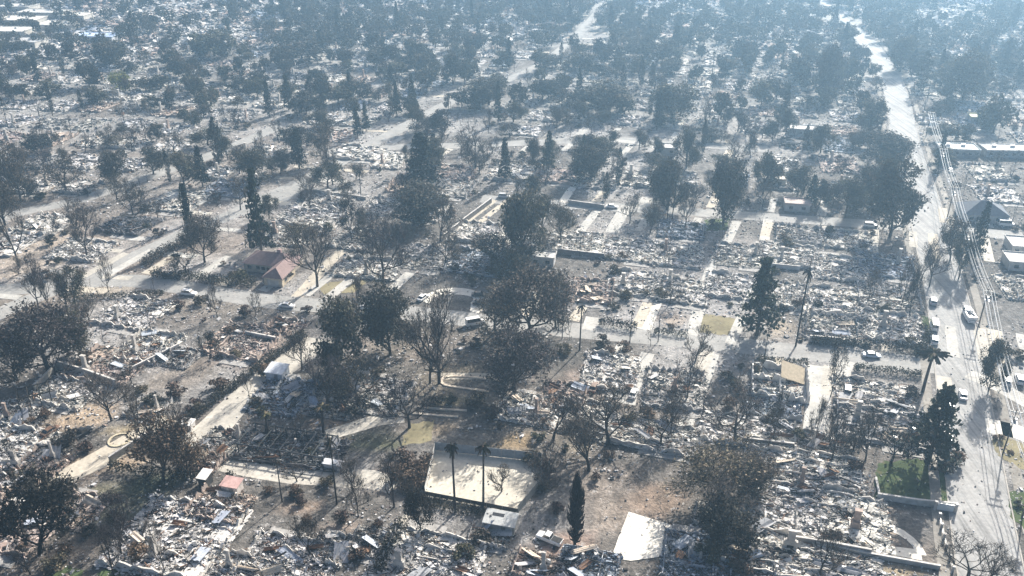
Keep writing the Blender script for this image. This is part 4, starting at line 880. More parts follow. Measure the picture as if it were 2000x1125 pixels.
# ================================================================== HEDGES, WALLS, FENCES
def poly3(pts): return [Vector(p) for p in GP(pts)]
def hedge(pts, w, h, cols, lab):
    L = smooth_line(GP(pts), 1.0); rng = np.random.default_rng(int(pts[0][0] + pts[0][1])); C = Acc()
    P = np.array([[p.x, p.y] for p in L]); ln = float(np.sum(np.hypot(*np.diff(P, axis=0).T))); n = int(ln * (w + 2 * h) * 9)
    k = rng.integers(0, len(P) - 1, n); fr = rng.random((n, 1)); t = np.gradient(P, axis=0); t /= np.linalg.norm(t, axis=1, keepdims=True) + 1e-9
    nx = np.stack([t[:, 1], -t[:, 0]], -1); off = rng.uniform(-w / 2, w / 2, n); hh = h * (0.85 + 0.3 * vnoise(P[k, 0] + 900, P[k, 1], 2.5, 5))
    c = np.concatenate([P[k] * (1 - fr) + P[k + 1] * fr + nx[k] * off[:, None] + rng.normal(0, .2, (n, 2)), (rng.random(n) ** .6 * hh)[:, None]], 1)
    V, F = leaf_quads(rng, c, .26 * rng.uniform(.6, 1.3, n)); C.add(V, F, np.array(cols)[rng.integers(0, len(cols), n)] * rng.uniform(.7, 1.3, (n, 1)), 1)
    m = max(3, int(ln)); k = np.linspace(0, len(P) - 1, m).astype(int); p0 = np.c_[P[k], np.zeros(m)]; p1 = np.c_[P[k] + rng.normal(0, .3, (m, 2)), np.full(m, h * .8)]
    V, F = tubes(p0, p1, np.full(m, .06), np.full(m, .03), 4); C.add(V, F, (.05, .043, .04), 0)
    return tag(put('hedge', C.mesh('hedge', [M['bark'], M['leaf']])), lab, 'hedge', 'clipped hedges')
DK = [(.05, .048, .04), (.065, .06, .046), (.04, .042, .034)]
hedge([(1088, 634), (1112, 638)], 2, 2.2, DK, 'short dark hedge between the burned palm and the short grey drive')
hedge([(1170, 634), (1243, 645)], 2, 2.4, DK, 'long dark hedge beside the bright white drive')
hedge([(1278, 650), (1342, 658)], 1.6, 1.6, DK, 'low dark hedge before the burned tan yard')
hedge([(1480, 708), (1576, 715)], 1.6, 2.0, DK, 'dark hedge along the side street above the white shell')
hedge([(1668, 722), (1798, 736)], 1.8, 2.0, DK, 'black slatted hedge below the pale blue car')
hedge([(1585, 672), (1700, 680), (1795, 690)], 1.8, 2.6, DK, 'long dark hedge in place of a shaded wall behind the pale blue car')  # dark leaves stand in for a wall in deep shade
hedge([(285, 520), (330, 490), (380, 470), (420, 462)], 5, 2.4, OLIVE, 'olive hedge bordering the slanting street')
hedge([(300, 540), (380, 545), (440, 556), (500, 556)], 4, 2.4, DK, 'wide dark hedge before the maroon roofed house')
hedge([(150, 585), (245, 580), (320, 574)], 1.2, 1.4, DK, 'low burned hedge beside the junction')
hedge([(840, 984), (930, 1003), (1008, 1016)], 3, 1.4, DK, 'dark hedge under the near side of the sandy court')
hedge([(835, 900), (815, 960)], 3, 3.0, BROWN, 'brown hedge along the western side of the sandy court')
hedge([(592, 655), (530, 705), (440, 770), (360, 832)], 2.4, 2.0, DK, 'dark burned hedge along the gravel lane')
hedge([(215, 915), (300, 930), (390, 938)], 1.4, 2.2, DK, 'dark hedge behind the shaded yard')
hedge([(1790, 700), (1812, 655), (1795, 640)], 2, 1.6, DK, 'dark hedge round the corner garden by the avenue')
hedge([(960, 322), (1080, 326)], 1.5, 2.5, DK, 'long dark hedge in the pink rubble')
hedge([(740, 1120), (760, 1070), (790, 1020)], 2.5, 1.6, DK, 'dark hedge beside the narrow drive')
hedge([(455, 930), (440, 960)], 2, 2.0, GREEN, 'small green hedge beside the red-roofed shed')
def garden_wall(pts, h, tint, lab, th=0.3, cap=(0.55, 0.53, 0.5)):
    L = GP(pts); o = put('garden_wall', None); tag(o, lab, 'wall', 'garden walls')
    put('wall', wall_strip('wall', L, th, h, M['masonry'], '', tint), o)
    me = wall_strip('coping', L, th + 0.16, 0.1, M['masonry'], '', cap); put('coping', me, o, (0, 0, h - 0.02)); return o
garden_wall([(112, 718), (170, 735), (228, 756)], 2.2, (.42, .4, .38), 'dark-faced wall with a white coping at the walled corner ruin')
garden_wall([(68, 762), (112, 720)], 1.6, (.45, .42, .37), 'pale wall slanting down from the walled corner ruin')
garden_wall([(260, 725), (350, 680)], 1.4, (.45, .42, .4), 'pale wall closing the far side of the walled corner ruin')
garden_wall([(865, 470), (905, 437), (960, 396)], 2.0, (.2, .19, .18), 'dark wall beside the narrow pale drive')
garden_wall([(1712, 974), (1790, 986), (1868, 994)], 1.5, (.4, .42, .42), 'pale topped wall below the green corner lawn')
garden_wall([(1710, 935), (1718, 974)], 0.5, (.55, .53, .5), 'white edging beside the green corner lawn')
garden_wall([(1560, 1058), (1700, 1088), (1835, 1112)], 1.0, (.42, .4, .37), 'long low wall below the garden path')
garden_wall([(1448, 862), (1550, 874)], 1.2, (.2, .19, .18), 'black shaded wall under the white rubble')  # dark tint puts the shade of its face into the wall colour
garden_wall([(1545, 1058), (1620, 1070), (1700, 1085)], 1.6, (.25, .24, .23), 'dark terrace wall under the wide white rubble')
garden_wall([(1580, 667), (1640, 672)], 2.0, (.6, .58, .55), 'white wall beside the tall burned palm')
garden_wall([(1502, 522), (1562, 528)], 1.5, (.5, .5, .5), 'pale wall with dark foot behind the rubble block')
garden_wall([(215, 905), (245, 885), (300, 850)], 1.8, (.28, .28, .26), 'thin grey wall rising from the dirt track')
garden_wall([(585, 415), (612, 376), (715, 390)], 1.2, (.5, .48, .45), 'white angled wall above the pale ruin')
garden_wall([(1110, 398), (1180, 408)], 1.6, (.3, .3, .3), 'dark wall above the upper side street')
garden_wall([(1090, 495), (1180, 505)], 1.8, (.2, .2, .2), 'black wall inside the white rubble block')
garden_wall([(480, 655), (545, 668)], 1.4, (.5, .48, .45), 'white wall beside the pinkish ruin')
# gate and pillars of the corner garden
o = tag(put('garden_gate', None), 'pale blue-white garden gate at the corner of the green lawn', 'gate')
x, y = G(1845, 998); A = Acc(); A.box((0, 0, 1.0), (1.6, 0.08, 0.85), (.55, .6, .62)); put('gate_panel', A.mesh('gate_panel', [M['metal']]), o, (x, y, 0), HOUSE_RZ)
for s in (-1, 1):
    A = Acc(); A.box((0, 0, 1.05), (.22, .22, 1.1), (.5, .48, .45)); A.box((0, 0, 2.2), (.3, .3, .08), (.6, .58, .55)); put('pillar', A.mesh('pillar', [M['masonry']]), o, (x + s * 1.95, y - s * 0.45, 0), HOUSE_RZ)
fe = tag(put('pillar_fence', None), 'row of white-capped pillars beside the avenue footway', 'fence')
A = Acc(); A.box((0, 0, .6), (.2, .2, .65), (.45, .43, .4)); A.box((0, 0, 1.3), (.28, .28, .09), (.7, .68, .64)); pil = A.mesh('pillar', [M['masonry']])
pp = [(1834, 1012), (1838, 1032), (1843, 1052), (1848, 1072), (1854, 1094), (1860, 1116)]
for q in pp: put('pillar', pil, fe, (*G(*q), 0), HOUSE_RZ)
for a, b in zip(pp[:-1], pp[1:]):
    p, q = Vector(G(*a)), Vector(G(*b)); A = Acc(); d = (q - p).length
    A.box((d / 2, 0, .9), (d / 2 - .25, .03, .04), (.06, .06, .06)); A.box((d / 2, 0, .4), (d / 2 - .25, .03, .04), (.06, .06, .06))
    put('rail', A.mesh('rail', [M['metal']]), fe, (p.x, p.y, 0), math.atan2(q.y - p.y, q.x - p.x))
# ------------------------------------------------------------------ the sandy court
CC = GP([(850, 880), (1058, 902), (1055, 950), (1012, 1003), (830, 968)])
sheet('court_surface', CC, M['court_sand'], 'pale sandy surface of the fenced court', 0.05)
cf = tag(put('court_fence', None), 'tall fence with grey wind screens round the sandy court', 'fence')
for i in range(5):
    p, q = Vector(CC[i]), Vector(CC[(i + 1) % 5]); d = (q - p).length; n = max(2, round(d / 3.2)); a = math.atan2(q.y - p.y, q.x - p.x)
    hgt = 2.4 if i in (0,) else (1.2 if i in (3,) else 2.2)
    tintp = [(.26, .29, .32), (.3, .31, .3), (.3, .3, .28), (.12, .11, .1), (.5, .49, .46)][i]  # near panels dark, far ones blue-grey: shade put into the screen colour
    post = Acc(); post.tube((0, 0, 0), (0, 0, hgt + .15), .06, .06, (.25, .25, .25), 8); pm = post.mesh('post', [M['metal']])
    pan = Acc(); pan.box((d / n / 2, 0, hgt / 2 + .1), (d / n / 2 - .07, .02, hgt / 2 - .05), tintp); pn = pan.mesh('screen_panel', [M['roof']])
    for k in range(n):
        e = p + (q - p) * k / n; put('post', pm, cf, (e.x, e.y, 0)); put('screen_panel', pn, cf, (e.x, e.y, 0), a)

# ================================================================== STANDING BUILDINGS
def hip(A, cx, cy, w, d, z0, z1, t, ov=0.5, ridge=None):
    """hip roof over a w x d plan, ridge along x"""
    W, D = w / 2 + ov, d / 2 + ov; r = W - D * 0.9 if ridge is None else ridge; e = 0.06
    B = [(cx - W, cy - D, z0), (cx + W, cy - D, z0), (cx + W, cy + D, z0), (cx - W, cy + D, z0)]
    R = [(cx - r, cy - e, z1), (cx + r, cy - e, z1), (cx + r, cy + e, z1), (cx - r, cy + e, z1)]
    t = np.array(t)
    for i in range(4): A.quad([B[i], B[(i + 1) % 4], R[(i + 1) % 4], R[i]], t * [1, 1.05, 1, .95][i])  # sunward end lighter, opposite end darker: sunlight put into the roof colour
    A.quad(R, t); A.quad(B[::-1], t * .5)
def window_part(par, x, y, z, w, h, rz):
    A = Acc(); A.box((0, 0, 0), (w / 2 + .08, .05, h / 2 + .08), (.6, .58, .54)); f = put('window', A.mesh('window', [M['masonry']]), par, (x, y, z), rz)
    A = Acc(); A.box((0, -.06, 0), (w / 2, .02, h / 2), (.03, .035, .04)); put('pane', A.mesh('pane', [M['glass']]), f)
hx, hy = G(535, 522)
h0 = tag(put('surviving_house', None, None, (hx, hy, 0), math.radians(-13)), 'intact house with a maroon hipped roof and pale walls', 'house')
A = Acc(); A.box((0, 0, 1.5), (8, 4.6, 1.5), (.5, .44, .36)); put('wall', A.mesh('wall', [M['masonry']]), h0)
A = Acc(); hip(A, 0, 0, 16, 9.2, 3.0, 5.6, (.205, .15, .145)); ro = put('roof', A.mesh('roof', [M['roof']]), h0)
A = Acc(); A.box((2.5, .5, 5.2), (.6, .5, 1.3), (.42, .3, .28)); put('chimney', A.mesh('chimney', [M['masonry']]), ro)
A = Acc(); A.box((6.2, -8, 1.5), (3.1, 4.5, 1.5), (.58, .50, .38)); put('garage_wing', A.mesh('garage_wing', [M['masonry']]), h0)
A = Acc(); hip(A, 0, 0, 12, 6.2, 3.02, 5.2, (.225, .165, .155)); put('wing_roof', A.mesh('wing_roof', [M['roof']]), h0, (6.2, -6.6, 0), math.pi / 2)
A = Acc(); A.box((0, 0, 1.1), (1.9, .06, 1.1), (.52, .5, .46)); put('garage_door', A.mesh('garage_door', [M['masonry']]), h0, (6.2, -12.55, 0))
A = Acc(); A.box((0, 0, 1.05), (.5, .06, 1.05), (.12, .07, .05)); put('door', A.mesh('door', [M['masonry']]), h0, (0.5, -4.65, 0))
for wx in (-6, -3, -1.2): window_part(h0, wx, -4.62, 1.7, 1.3, 1.2, 0)
for wy in (-10, -7): window_part(h0, 9.33, wy, 1.7, 1.3, 1.2, math.pi / 2)
hx, hy = G(1915, 425)
h1 = tag(put('gabled_house', None, None, (hx, hy, 0), math.radians(-10)), 'grey house with a dark slate roof beside the avenue poles', 'house')
A = Acc(); A.box((0, 0, 1.6), (7.5, 5.5, 1.6), (.42, .43, .44)); put('wall', A.mesh('wall', [M['masonry']]), h1)
A = Acc(); hip(A, 0, 0, 15, 11, 3.2, 6.8, (.11, .125, .15), ridge=1.2); put('roof', A.mesh('roof', [M['roof']]), h1)
A = Acc(); A.box((0, 0, 1.0), (.5, .06, 1.0), (.1, .09, .09)); put('door', A.mesh('door', [M['masonry']]), h1, (1, -5.56, 0))
for wx in (-5, -2.5, 4): window_part(h1, wx, -5.52, 1.7, 1.4, 1.2, 0)
def flat_building(name, px, py, w, d, h, wt, rt_, lab, cat='building', rz=-0.2, nwin=4, units=2):
    x, y = G(px, py); o = tag(put(name, None, None, (x, y, 0), rz), lab, cat)
    A = Acc(); A.box((0, 0, h / 2), (w / 2, d / 2, h / 2), wt); put('wall', A.mesh('wall', [M['masonry']]), o)
    A = Acc(); A.box((0, 0, h + .12), (w / 2 + .25, d / 2 + .25, .12), rt_); r = put('roof', A.mesh('roof', [M['roof']]), o)
    A = Acc()
    for sx, sy, hx_, hy_ in ((0, 1, w / 2 + .25, .12), (0, -1, w / 2 + .25, .12), (1, 0, .12, d / 2), (-1, 0, .12, d / 2)): A.box((sx * (w / 2 + .2), sy * (d / 2 + .2), h + .4), (hx_, hy_, .22), np.array(rt_) * .9)
    put('parapet', A.mesh('parapet', [M['masonry']]), r)
    for i in range(units): A = Acc(); A.box((0, 0, .5), (.8, .6, .5), (.5, .5, .5)); put('roof_unit', A.mesh('roof_unit', [M['metal']]), r, (-w * .25 + i * w * .4, d * .1, h + .24))
    for i in range(nwin): window_part(o, -w / 2 + w * (i + .5) / nwin, -d / 2 - .02, h * .55, min(1.4, w / nwin * .6), 1.1, 0)
    return o
WH = (.58, .57, .54)
flat_building('long_building', 1868, 300, 16, 9, 3, (.3, .3, .3), (.6, .62, .6), 'long building with a pale grey-green roof east of the avenue', nwin=6, rz=-.12)
flat_building('white_building', 1962, 302, 20, 9, 3, (.34, .34, .34), WH, 'brightest white-roofed building east of the avenue', nwin=6, rz=-.05)
flat_building('roofed_building', 195, 80, 26, 14, 4, (.5, .52, .55), (.42, .52, .68), 'low building under a blue roof near the far corner', nwin=5, rz=-.1)
flat_building('small_building', 552, 52, 12, 8, 4, (.2, .2, .2), WH, 'small building with a bright white roof and dark front', nwin=2)
for i, (px, py, w, d) in enumerate([(40, 48, 34, 20), (90, 34, 36, 16), (20, 70, 30, 18), (50, 92, 24, 16), (120, 58, 26, 18), (30, 22, 34, 16), (150, 40, 20, 14)]):
    flat_building('warehouse', px, py, w, d, 4.5, (.5, .48, .44), [(.62, .6, .55), (.5, .49, .46), (.68, .66, .6), (.42, .42, .42)][i % 4],
                  ['large flat-roofed warehouse in the middle of the far corner', 'wide flat-roofed warehouse behind the large one', 'cream warehouse at the frame edge below the large one', 'small dark-roofed warehouse in front of its row',
                   'grey warehouse beside the blue roof', 'farthest pale warehouse in the corner', 'small warehouse behind the blue roof'][i], rz=-.08, nwin=5)
for i, (px, py, w, d, lab) in enumerate([(1990, 520, 9, 8, 'white-roofed garage at the frame edge below the parked white cars'), (1985, 488, 6, 9, 'narrow white-roofed shed above the white garage'), (1512, 345, 8, 5, 'small white-roofed garage among the far dark trees'), (1510, 360, 9, 5, 'pale roofed outbuilding just below the small white garage'),
                                        (1580, 262, 18, 7, 'long pale-roofed outbuilding in the hazy trees'), (1555, 408, 9, 6, 'pinkish roofed outbuilding behind the upper side street'), (1910, 238, 9, 7, 'pale yellow-roofed outbuilding east of the avenue'), (1300, 298, 10, 6, 'white-roofed outbuilding beside the looping driveway'), (1060, 513, 8, 5, 'cream-roofed garage in the rubble block')]):
    flat_building('outbuilding', px, py, w, d, 2.8, (.5, .49, .47), WH if i not in (3, 5, 6) else [(.5, .46, .4), (.5, .42, .38), (.62, .6, .4)][[3, 5, 6].index(i)], lab, 'outbuilding', nwin=2, units=0)
for px, py, lab in [(370, 90, 'western of two white gabled houses far off'), (397, 98, 'eastern of two white gabled houses far off')]:
    x, y = G(px, py); o = tag(put('gabled_cottage', None, None, (x, y, 0), math.radians(-75)), lab, 'house')
    A = Acc(); A.box((0, 0, 1.5), (5, 3.6, 1.5), (.68, .67, .64)); put('wall', A.mesh('wall', [M['masonry']]), o)
    A = Acc(); A.quad([(-5.3, -4, 2.9), (5.3, -4, 2.9), (5.3, 0, 6), (-5.3, 0, 6)], (.7, .69, .66)); A.quad([(5.3, 4, 2.9), (-5.3, 4, 2.9), (-5.3, 0, 6), (5.3, 0, 6)], (.7, .69, .66)); put('roof', A.mesh('roof', [M['roof']]), o)
    for s in (-1, 1): A = Acc(); A.quad([(s * 5, -3.6, 3), (s * 5, 3.6, 3), (s * 5, .05, 5.8), (s * 5, -.05, 5.8)], (.66, .65, .62)); put('gable', A.mesh('gable', [M['masonry']]), o)
    window_part(o, 0, -3.62, 1.6, 1.4, 1.2, 0)
# small sheds
def shed(px, py, w, d, h, wt, roof, lab, rz=HOUSE_RZ, open_roof=False):
    x, y = G(px, py); o = tag(put('garden_shed', None, None, (x, y, 0), rz), lab, 'shed')
    for sx, sy, L, r in ((0, -d / 2, w, 0), (0, d / 2, w, 0), (-w / 2, 0, d, math.pi / 2), (w / 2, 0, d, math.pi / 2)):
        A = Acc(); A.box((0, 0, h / 2), (L / 2 - .06, .08, h / 2), wt); put('wall', A.mesh('wall', [M['masonry']]), o, (sx, sy, 0), r)
    A = Acc(); A.box((0, 0, 0), (w / 2 + .3, d / 2 + .3, .07), roof); r = put('roof', A.mesh('roof', [M['roof']]), o, (0, 0, h + .12)); r.rotation_euler = (0.10, 0, 0)
    A = Acc(); A.box((0, 0, 1.0), (.45, .05, 1.0), np.array(wt) * .5); put('door', A.mesh('door', [M['masonry']]), o, (w * .15, -d / 2 - .12, 0))
    if open_roof: A = Acc(); A.box((0, 0, .09), (w * .2, d * .12, .02), (.03, .03, .03)); put('skylight', A.mesh('skylight', [M['glass']]), r, (-w * .1, d * .2, 0))
shed(978, 1030, 6.2, 3.4, 2.4, (.3, .3, .28), (.42, .43, .42), 'grey flat-roofed shed below the sandy court', open_roof=True)
shed(455, 958, 3.6, 2.6, 2.2, (.55, .5, .46), (.5, .33, .3), 'small shed with a faded red roof')
shed(543, 735, 4.6, 4.0, 2.4, (.5, .54, .6), (.62, .65, .7), 'pale blue-white shed at the head of the gravel lane')
shed(403, 945, 1.8, 2.6, 2.6, (.05, .05, .05), (.72, .7, .66), 'black and white kiosk west of the red-roofed shed')
shed(652, 915, 4.2, 1.2, 1.6, (.6, .6, .6), (.72, .72, .72), 'low white container beside the charred ruin')
shed(368, 835, 2.6, 2.0, 1.6, (.6, .58, .55), (.72, .7, .66), 'white box shed at the lower end of the gravel lane')
# white shell of a house with one slumped roof half
x, y = G(1522, 752); o = tag(put('roofless_house', None, None, (x, y, 0), HOUSE_RZ), 'white-walled roofless house with a slumped tan roof half', 'burned house', 'burned houses of the neighbourhood')
A = Acc(); A.box((0, 0, .1), (7, 7.5, .12), (.3, .3, .31)); put('foundation', A.mesh('foundation', [M['masonry']]), o)
for i, (wx, wy, L, r) in enumerate([(-6.8, -7.2, 13.6, 0), (-6.8, 7.2, 13.6, 0), (-6.8, -7.2, 14.4, math.pi / 2), (6.8, -7.2, 14.4, math.pi / 2), (-6.8, 1, 8, 0), (0, -7, 8, math.pi / 2)]):
    put('wall', jagged_wall(900 + i, L, 2.4, (.68, .66, .62), .18), o, (wx, wy, .2), r)
A = Acc(); A.box((0, 0, 0), (3.2, 2.8, .06), (.5, .42, .3)); r = put('roof_panel', A.mesh('roof_panel', [M['roof']]), o, (3.2, 3.5, 2.2)); r.rotation_euler = (.35, .3, .1)
tag(put('rubble', RT['grey'][1]['near'], o, (0, 0, 0), 0, (.75, .75, .7)), kind='stuff')
# charred posts of the frames that still stand
def frame(px, py, w, d, h, n, tint, lab, rz=HOUSE_RZ):
    x, y = G(px, py); o = tag(put('charred_pergola', None, None, (x, y, 0), rz), lab, 'frame')
    A = Acc(); A.box((0, 0, h / 2), (.11, .11, h / 2), tint); pm = A.mesh('post', [M['bark']])
    for i in range(n):
        for s in (-1, 1): put('post', pm, o, (-w / 2 + w * i / (n - 1), s * d / 2, 0))
    for s in (-1, 1): A = Acc(); A.box((0, 0, 0), (w / 2 + .2, .1, .13), tint); put('beam', A.mesh('beam', [M['bark']]), o, (0, s * d / 2, h + .13))
    for i in range(n): A = Acc(); A.box((0, 0, 0), (.08, d / 2 + .2, .1), tint); put('rafter', A.mesh('rafter', [M['bark']]), o, (-w / 2 + w * i / (n - 1), 0, h + .37))
frame(565, 878, 21, 8, 2.6, 9, (.05, .055, .06), 'long charred frame over the black rubble')
frame(72, 790, 7, 5, 4.0, 4, (.035, .033, .03), 'tall black post frame below the walled corner ruin', math.radians(30))

# ================================================================== VEHICLES
def loft(A, st, t):
    """st: stations (x, half width, z low, z top)"""
    rings = []
    for x, w, zb, zt in st:
        rings.append([(x, -w * .9, zb), (x, -w, zb + .18), (x, -w, zt - .14), (x, -w * .84, zt), (x, w * .84, zt), (x, w, zt - .14), (x, w, zb + .18), (x, w * .9, zb)])
    for a, b in zip(rings[:-1], rings[1:]):
        A.add(a + b, [[i, (i + 1) % 8, (i + 1) % 8 + 8, i + 8][::-1] for i in range(8)], t)
    for r, s in ((rings[0], 1), (rings[-1], -1)):
        A.add(r, [[0, 1, 6, 7][::s], [1, 2, 5, 6][::s], [2, 3, 4, 5][::s]], t)
GL = (.025, .03, .035)
VM = {}
def vehicle_meshes(kind, col):
    key = (kind, col)
    if key in VM: return VM[key]
    P = {'sedan': (4.7, .9, .93, 1.44, -1.7, 1.15, -1.1, .45), 'suv': (4.8, .96, 1.08, 1.78, -2.25, 1.1, -2.0, .5), 'van': (5.6, 1.0, 1.2, 2.4, -2.75, 1.9, -2.7, 1.2), 'pickup': (5.5, .98, 1.08, 1.8, -.6, 1.3, -.35, .75), 'truck': (7.2, 1.1, 1.15, 2.5, 1.3, 3.3, 1.35, 2.9)}[kind]
    L, w, zs, zr, g0, g1, r0, r1 = P; h = L / 2; out = []
    A = Acc(); front = zs - (.12 if kind in ('sedan', 'suv', 'pickup') else .1)
    loft(A, [(-h, w * .9, .38, zs - .12), (-h + .15, w * .98, .28, zs - .02), (-h * .4, w, .26, zs), (h * .35, w, .26, zs), (h - .5, w * .97, .27, front), (h - .05, w * .86, .36, front - .14)], col)
    if kind != 'truck' and kind != 'pickup' or True:
        gw, rw = w * .9, w * .74
        B = [(g0, -gw, zs - .02), (g1, -gw, zs - .02), (g1, gw, zs - .02), (g0, gw, zs - .02)]; R = [(r0, -rw, zr), (r1, -rw, zr), (r1, rw, zr), (r0, rw, zr)]
        for i in range(4): A.quad([B[i], B[(i + 1) % 4], R[(i + 1) % 4], R[i]], col)
        A.quad(R, col)
    out.append(('body', A.mesh('body', [M['metal']])))
    def pane(nm, a, b, c, d, off):
        q = [np.array(v, float) for v in (a, b, c, d)]; m = sum(q) / 4; q = [m + (v - m) * np.array([.9, .9, .78]) + np.array(off) for v in q]
        G_ = Acc(); G_.quad(q, GL); out.append((nm, G_.mesh(nm, [M['glass']])))
    pane('windscreen', B[1], B[2], R[2], R[1], (.02, 0, .012)); pane('rear_window', B[3], B[0], R[0], R[3], (-.02, 0, .012))
    pane('side_window', B[0], B[1], R[1], R[0], (0, -.02, .01)); pane('side_window', B[2], B[3], R[3], R[2], (0, .02, .01))
    if kind == 'pickup':
        A = Acc(); A.box((-1.65, 0, zs + .01), (1.0, w * .78, .02), (.04, .04, .04)); out.append(('cargo_bed', A.mesh('cargo_bed', [M['rubber']])))
    if kind == 'truck':
        A = Acc(); A.box((-1.3, 0, 1.35), (2.2, 1.15, .12), (.3, .3, .3)); A.box((-3.4, 0, 1.8), (.1, 1.15, .5), col); A.box((.85, 0, 1.8), (.1, 1.15, .6), col); out.append(('flatbed', A.mesh('flatbed', [M['metal']])))
        for s in (-1, 1): A = Acc(); A.box((-1.3, s * 1.08, 1.75), (2.0, .1, .35), col); out.append(('tool_box', A.mesh('tool_box', [M['metal']])))
        A = Acc(); A.tube((-.6, 0, 1.4), (-.6, 0, 2.5), .22, .18, (.2, .2, .2)); A.tube((-.6, 0, 2.5), (-3.2, 0, 3.0), .16, .12, (.7, .7, .66)); out.append(('boom', A.mesh('boom', [M['metal']])))
    for s in (-1, 1):
        A = Acc(); A.box((h - .1, s * w * .62, zs - .32), (.06, .16, .07), (.8, .8, .78)); out.append(('headlight', A.mesh('headlight', [M['glass']])))
        A = Acc(); A.box((-h + .02, s * w * .68, zs - .25), (.05, .13, .08), (.35, .03, .03)); out.append(('tail_light', A.mesh('tail_light', [M['glass']])))
    wr = .34 if kind in ('sedan', 'suv') else .4; A = Acc(); A.tube((0, -.12, 0), (0, .12, 0), wr, wr, (.02, .02, .02), 12); A.tube((0, -.125, 0), (0, .125, 0), wr * .55, wr * .55, (.35, .35, .36), 8); wm = A.mesh('wheel', [M['rubber']])
    for sx in (-.31, .31):
        for s in (-1, 1): out.append(('wheel', wm, (sx * L, s * (w - .1), wr)))
    VM[key] = out; return out
WHT, SIL, DRK, LBL, BRN = (.78, .78, .76), (.5, .51, .52), (.03, .032, .036), (.5, .58, .66), (.16, .1, .07)
HD_S, HD_A, HD_D = math.radians(-9), math.radians(69), math.radians(62)
def car(kind, px, py, hd, col, lab, z=.03):
    nm = {'sedan': 'parked_car', 'suv': 'parked_car', 'van': 'parked_van', 'pickup': 'pickup_truck', 'truck': 'utility_truck'}[kind]
    x, y = G(px, py); o = tag(put(nm, None, None, (x, y, z), hd), lab, 'truck' if 'truck' in nm else ('van' if kind == 'van' else 'car'), 'vehicles left in the neighbourhood')
    for p in vehicle_meshes(kind, col): put(p[0], p[1], o, p[2] if len(p) > 2 else (0, 0, 0))
for a in [('suv', 370, 576, HD_S, WHT, 'white estate car on the side street by the wide junction'), ('sedan', 561, 600, HD_S, WHT, 'white saloon on the side street below the maroon roofed house'), ('pickup', 335, 543, HD_S, DRK, 'dark pickup in the shade of the hedge at the junction'),
          ('sedan', 1702, 697, HD_S, LBL, 'pale blue car on the side street by the long hedge'), ('van', 1824, 640, HD_A, WHT, 'white van parked on the avenue, middle of three'), ('suv', 1822, 592, HD_A, SIL, 'silver car parked on the avenue, farthest of three'), ('suv', 1824, 668, HD_A, WHT, 'white car parked on the avenue beside the green verge'),
          ('truck', 1891, 622, math.radians(80), WHT, 'white utility truck with a boom facing down the avenue'), ('sedan', 1237, 772, HD_A, WHT, 'white car on the grey drive between two ruins'), ('suv', 1655, 765, HD_A, (.1, .1, .1), 'burned dark car above the white rubble heap'), ('van', 1852, 800, HD_A, WHT, 'white van under the avenue conifer'), ('suv', 1851, 862, HD_A, WHT, 'white car behind the trunk of the avenue conifer'),
          ('sedan', 826, 584, HD_D, WHT, 'white car at the western end of the curved white driveway'), ('sedan', 936, 578, 0, DRK, 'upper of two black cars on the curved white driveway'), ('sedan', 938, 594, 0, DRK, 'lower of two black cars on the curved white driveway'), ('van', 928, 634, HD_S + .5, WHT, 'white van on the street below the curved driveway'),
          ('sedan', 716, 604, HD_S, WHT, 'white car half hidden by the big trees on the side street'), ('suv', 985, 386, HD_S, SIL, 'grey car at the end of the upper side street'), ('sedan', 1195, 406, HD_S, WHT, 'white car on the upper side street'), ('suv', 1918, 440, HD_S, WHT, 'white estate car before the slate-roofed house, western of two'), ('van', 1964, 441, HD_S, WHT, 'white van before the slate-roofed house'),
          ('pickup', 1073, 1056, math.radians(150), WHT, 'white pickup beside the black cypress column'), ('sedan', 1705, 405, HD_S, WHT, 'white car behind the dark avenue tree'), ('suv', 1700, 443, HD_S, WHT, 'white car on the upper side street near the avenue'), ('sedan', 680, 365, HD_D, DRK, 'dark car on the pale forecourt'), ('suv', 1965, 748, HD_A, SIL, 'silver car at the street corner, western of two'), ('suv', 1990, 745, HD_A, WHT, 'white car at the street corner by the frame edge'),
          ('sedan', 1880, 775, HD_A, SIL, 'silver car by the dark corner tree'), ('sedan', 1160, 760, HD_A, BRN, 'rusted brown car in the bare yard'), ('sedan', 1855, 335, HD_A, DRK, 'dark car far up the avenue'), ('pickup', 160, 850, HD_D, DRK, 'burned dark pickup on the tan yard'), ('sedan', 100, 845, HD_D, BRN, 'rusted burned car beside the tan yard'), ('sedan', 770, 610, HD_S, SIL, 'silver car under the big leafy tree')]:
    car(*a)

# ================================================================== UTILITY POLES AND WIRES
def utility_pole(px, py, h, arms, lab, hd=math.radians(-21)):
    x, y = G(px, py); o = tag(put('utility_pole', None, None, (x, y, 0), hd), lab, 'pole', 'utility poles along the avenue')
    A = Acc(); A.tube((0, 0, -.2), (0, 0, h), .19, .12, (.11, .09, .075)); put('pole', A.mesh('pole', [M['bark']]), o)
    for z, w in arms:
        A = Acc(); A.box((0, 0, 0), (w, .13, .12), (.62, .6, .55)); a = put('crossarm', A.mesh('crossarm', [M['masonry']]), o, (0, -.16, z))
        A = Acc(); A.tube((0, 0, 0), (0, 0, .28), .07, .05, (.6, .6, .58))
        im = A.mesh('insulator', [M['glass']])
        for ix in (-.9, -.45, .45, .9): put('insulator', im, a, (ix * w, 0, .1))
    A = Acc(); A.tube((0, 0, 0), (0, 0, .95), .28, .28, (.5, .51, .52)); put('transformer', A.mesh('transformer', [M['metal']]), o, (.42, .1, h - 3.4))
    A = Acc(); A.box((0, 0, 0), (.6, .5, .06), (.6, .6, .6)); put('platform', A.mesh('platform', [M['metal']]), o, (.3, 0, h - 3.5))
    return (x, y, h)
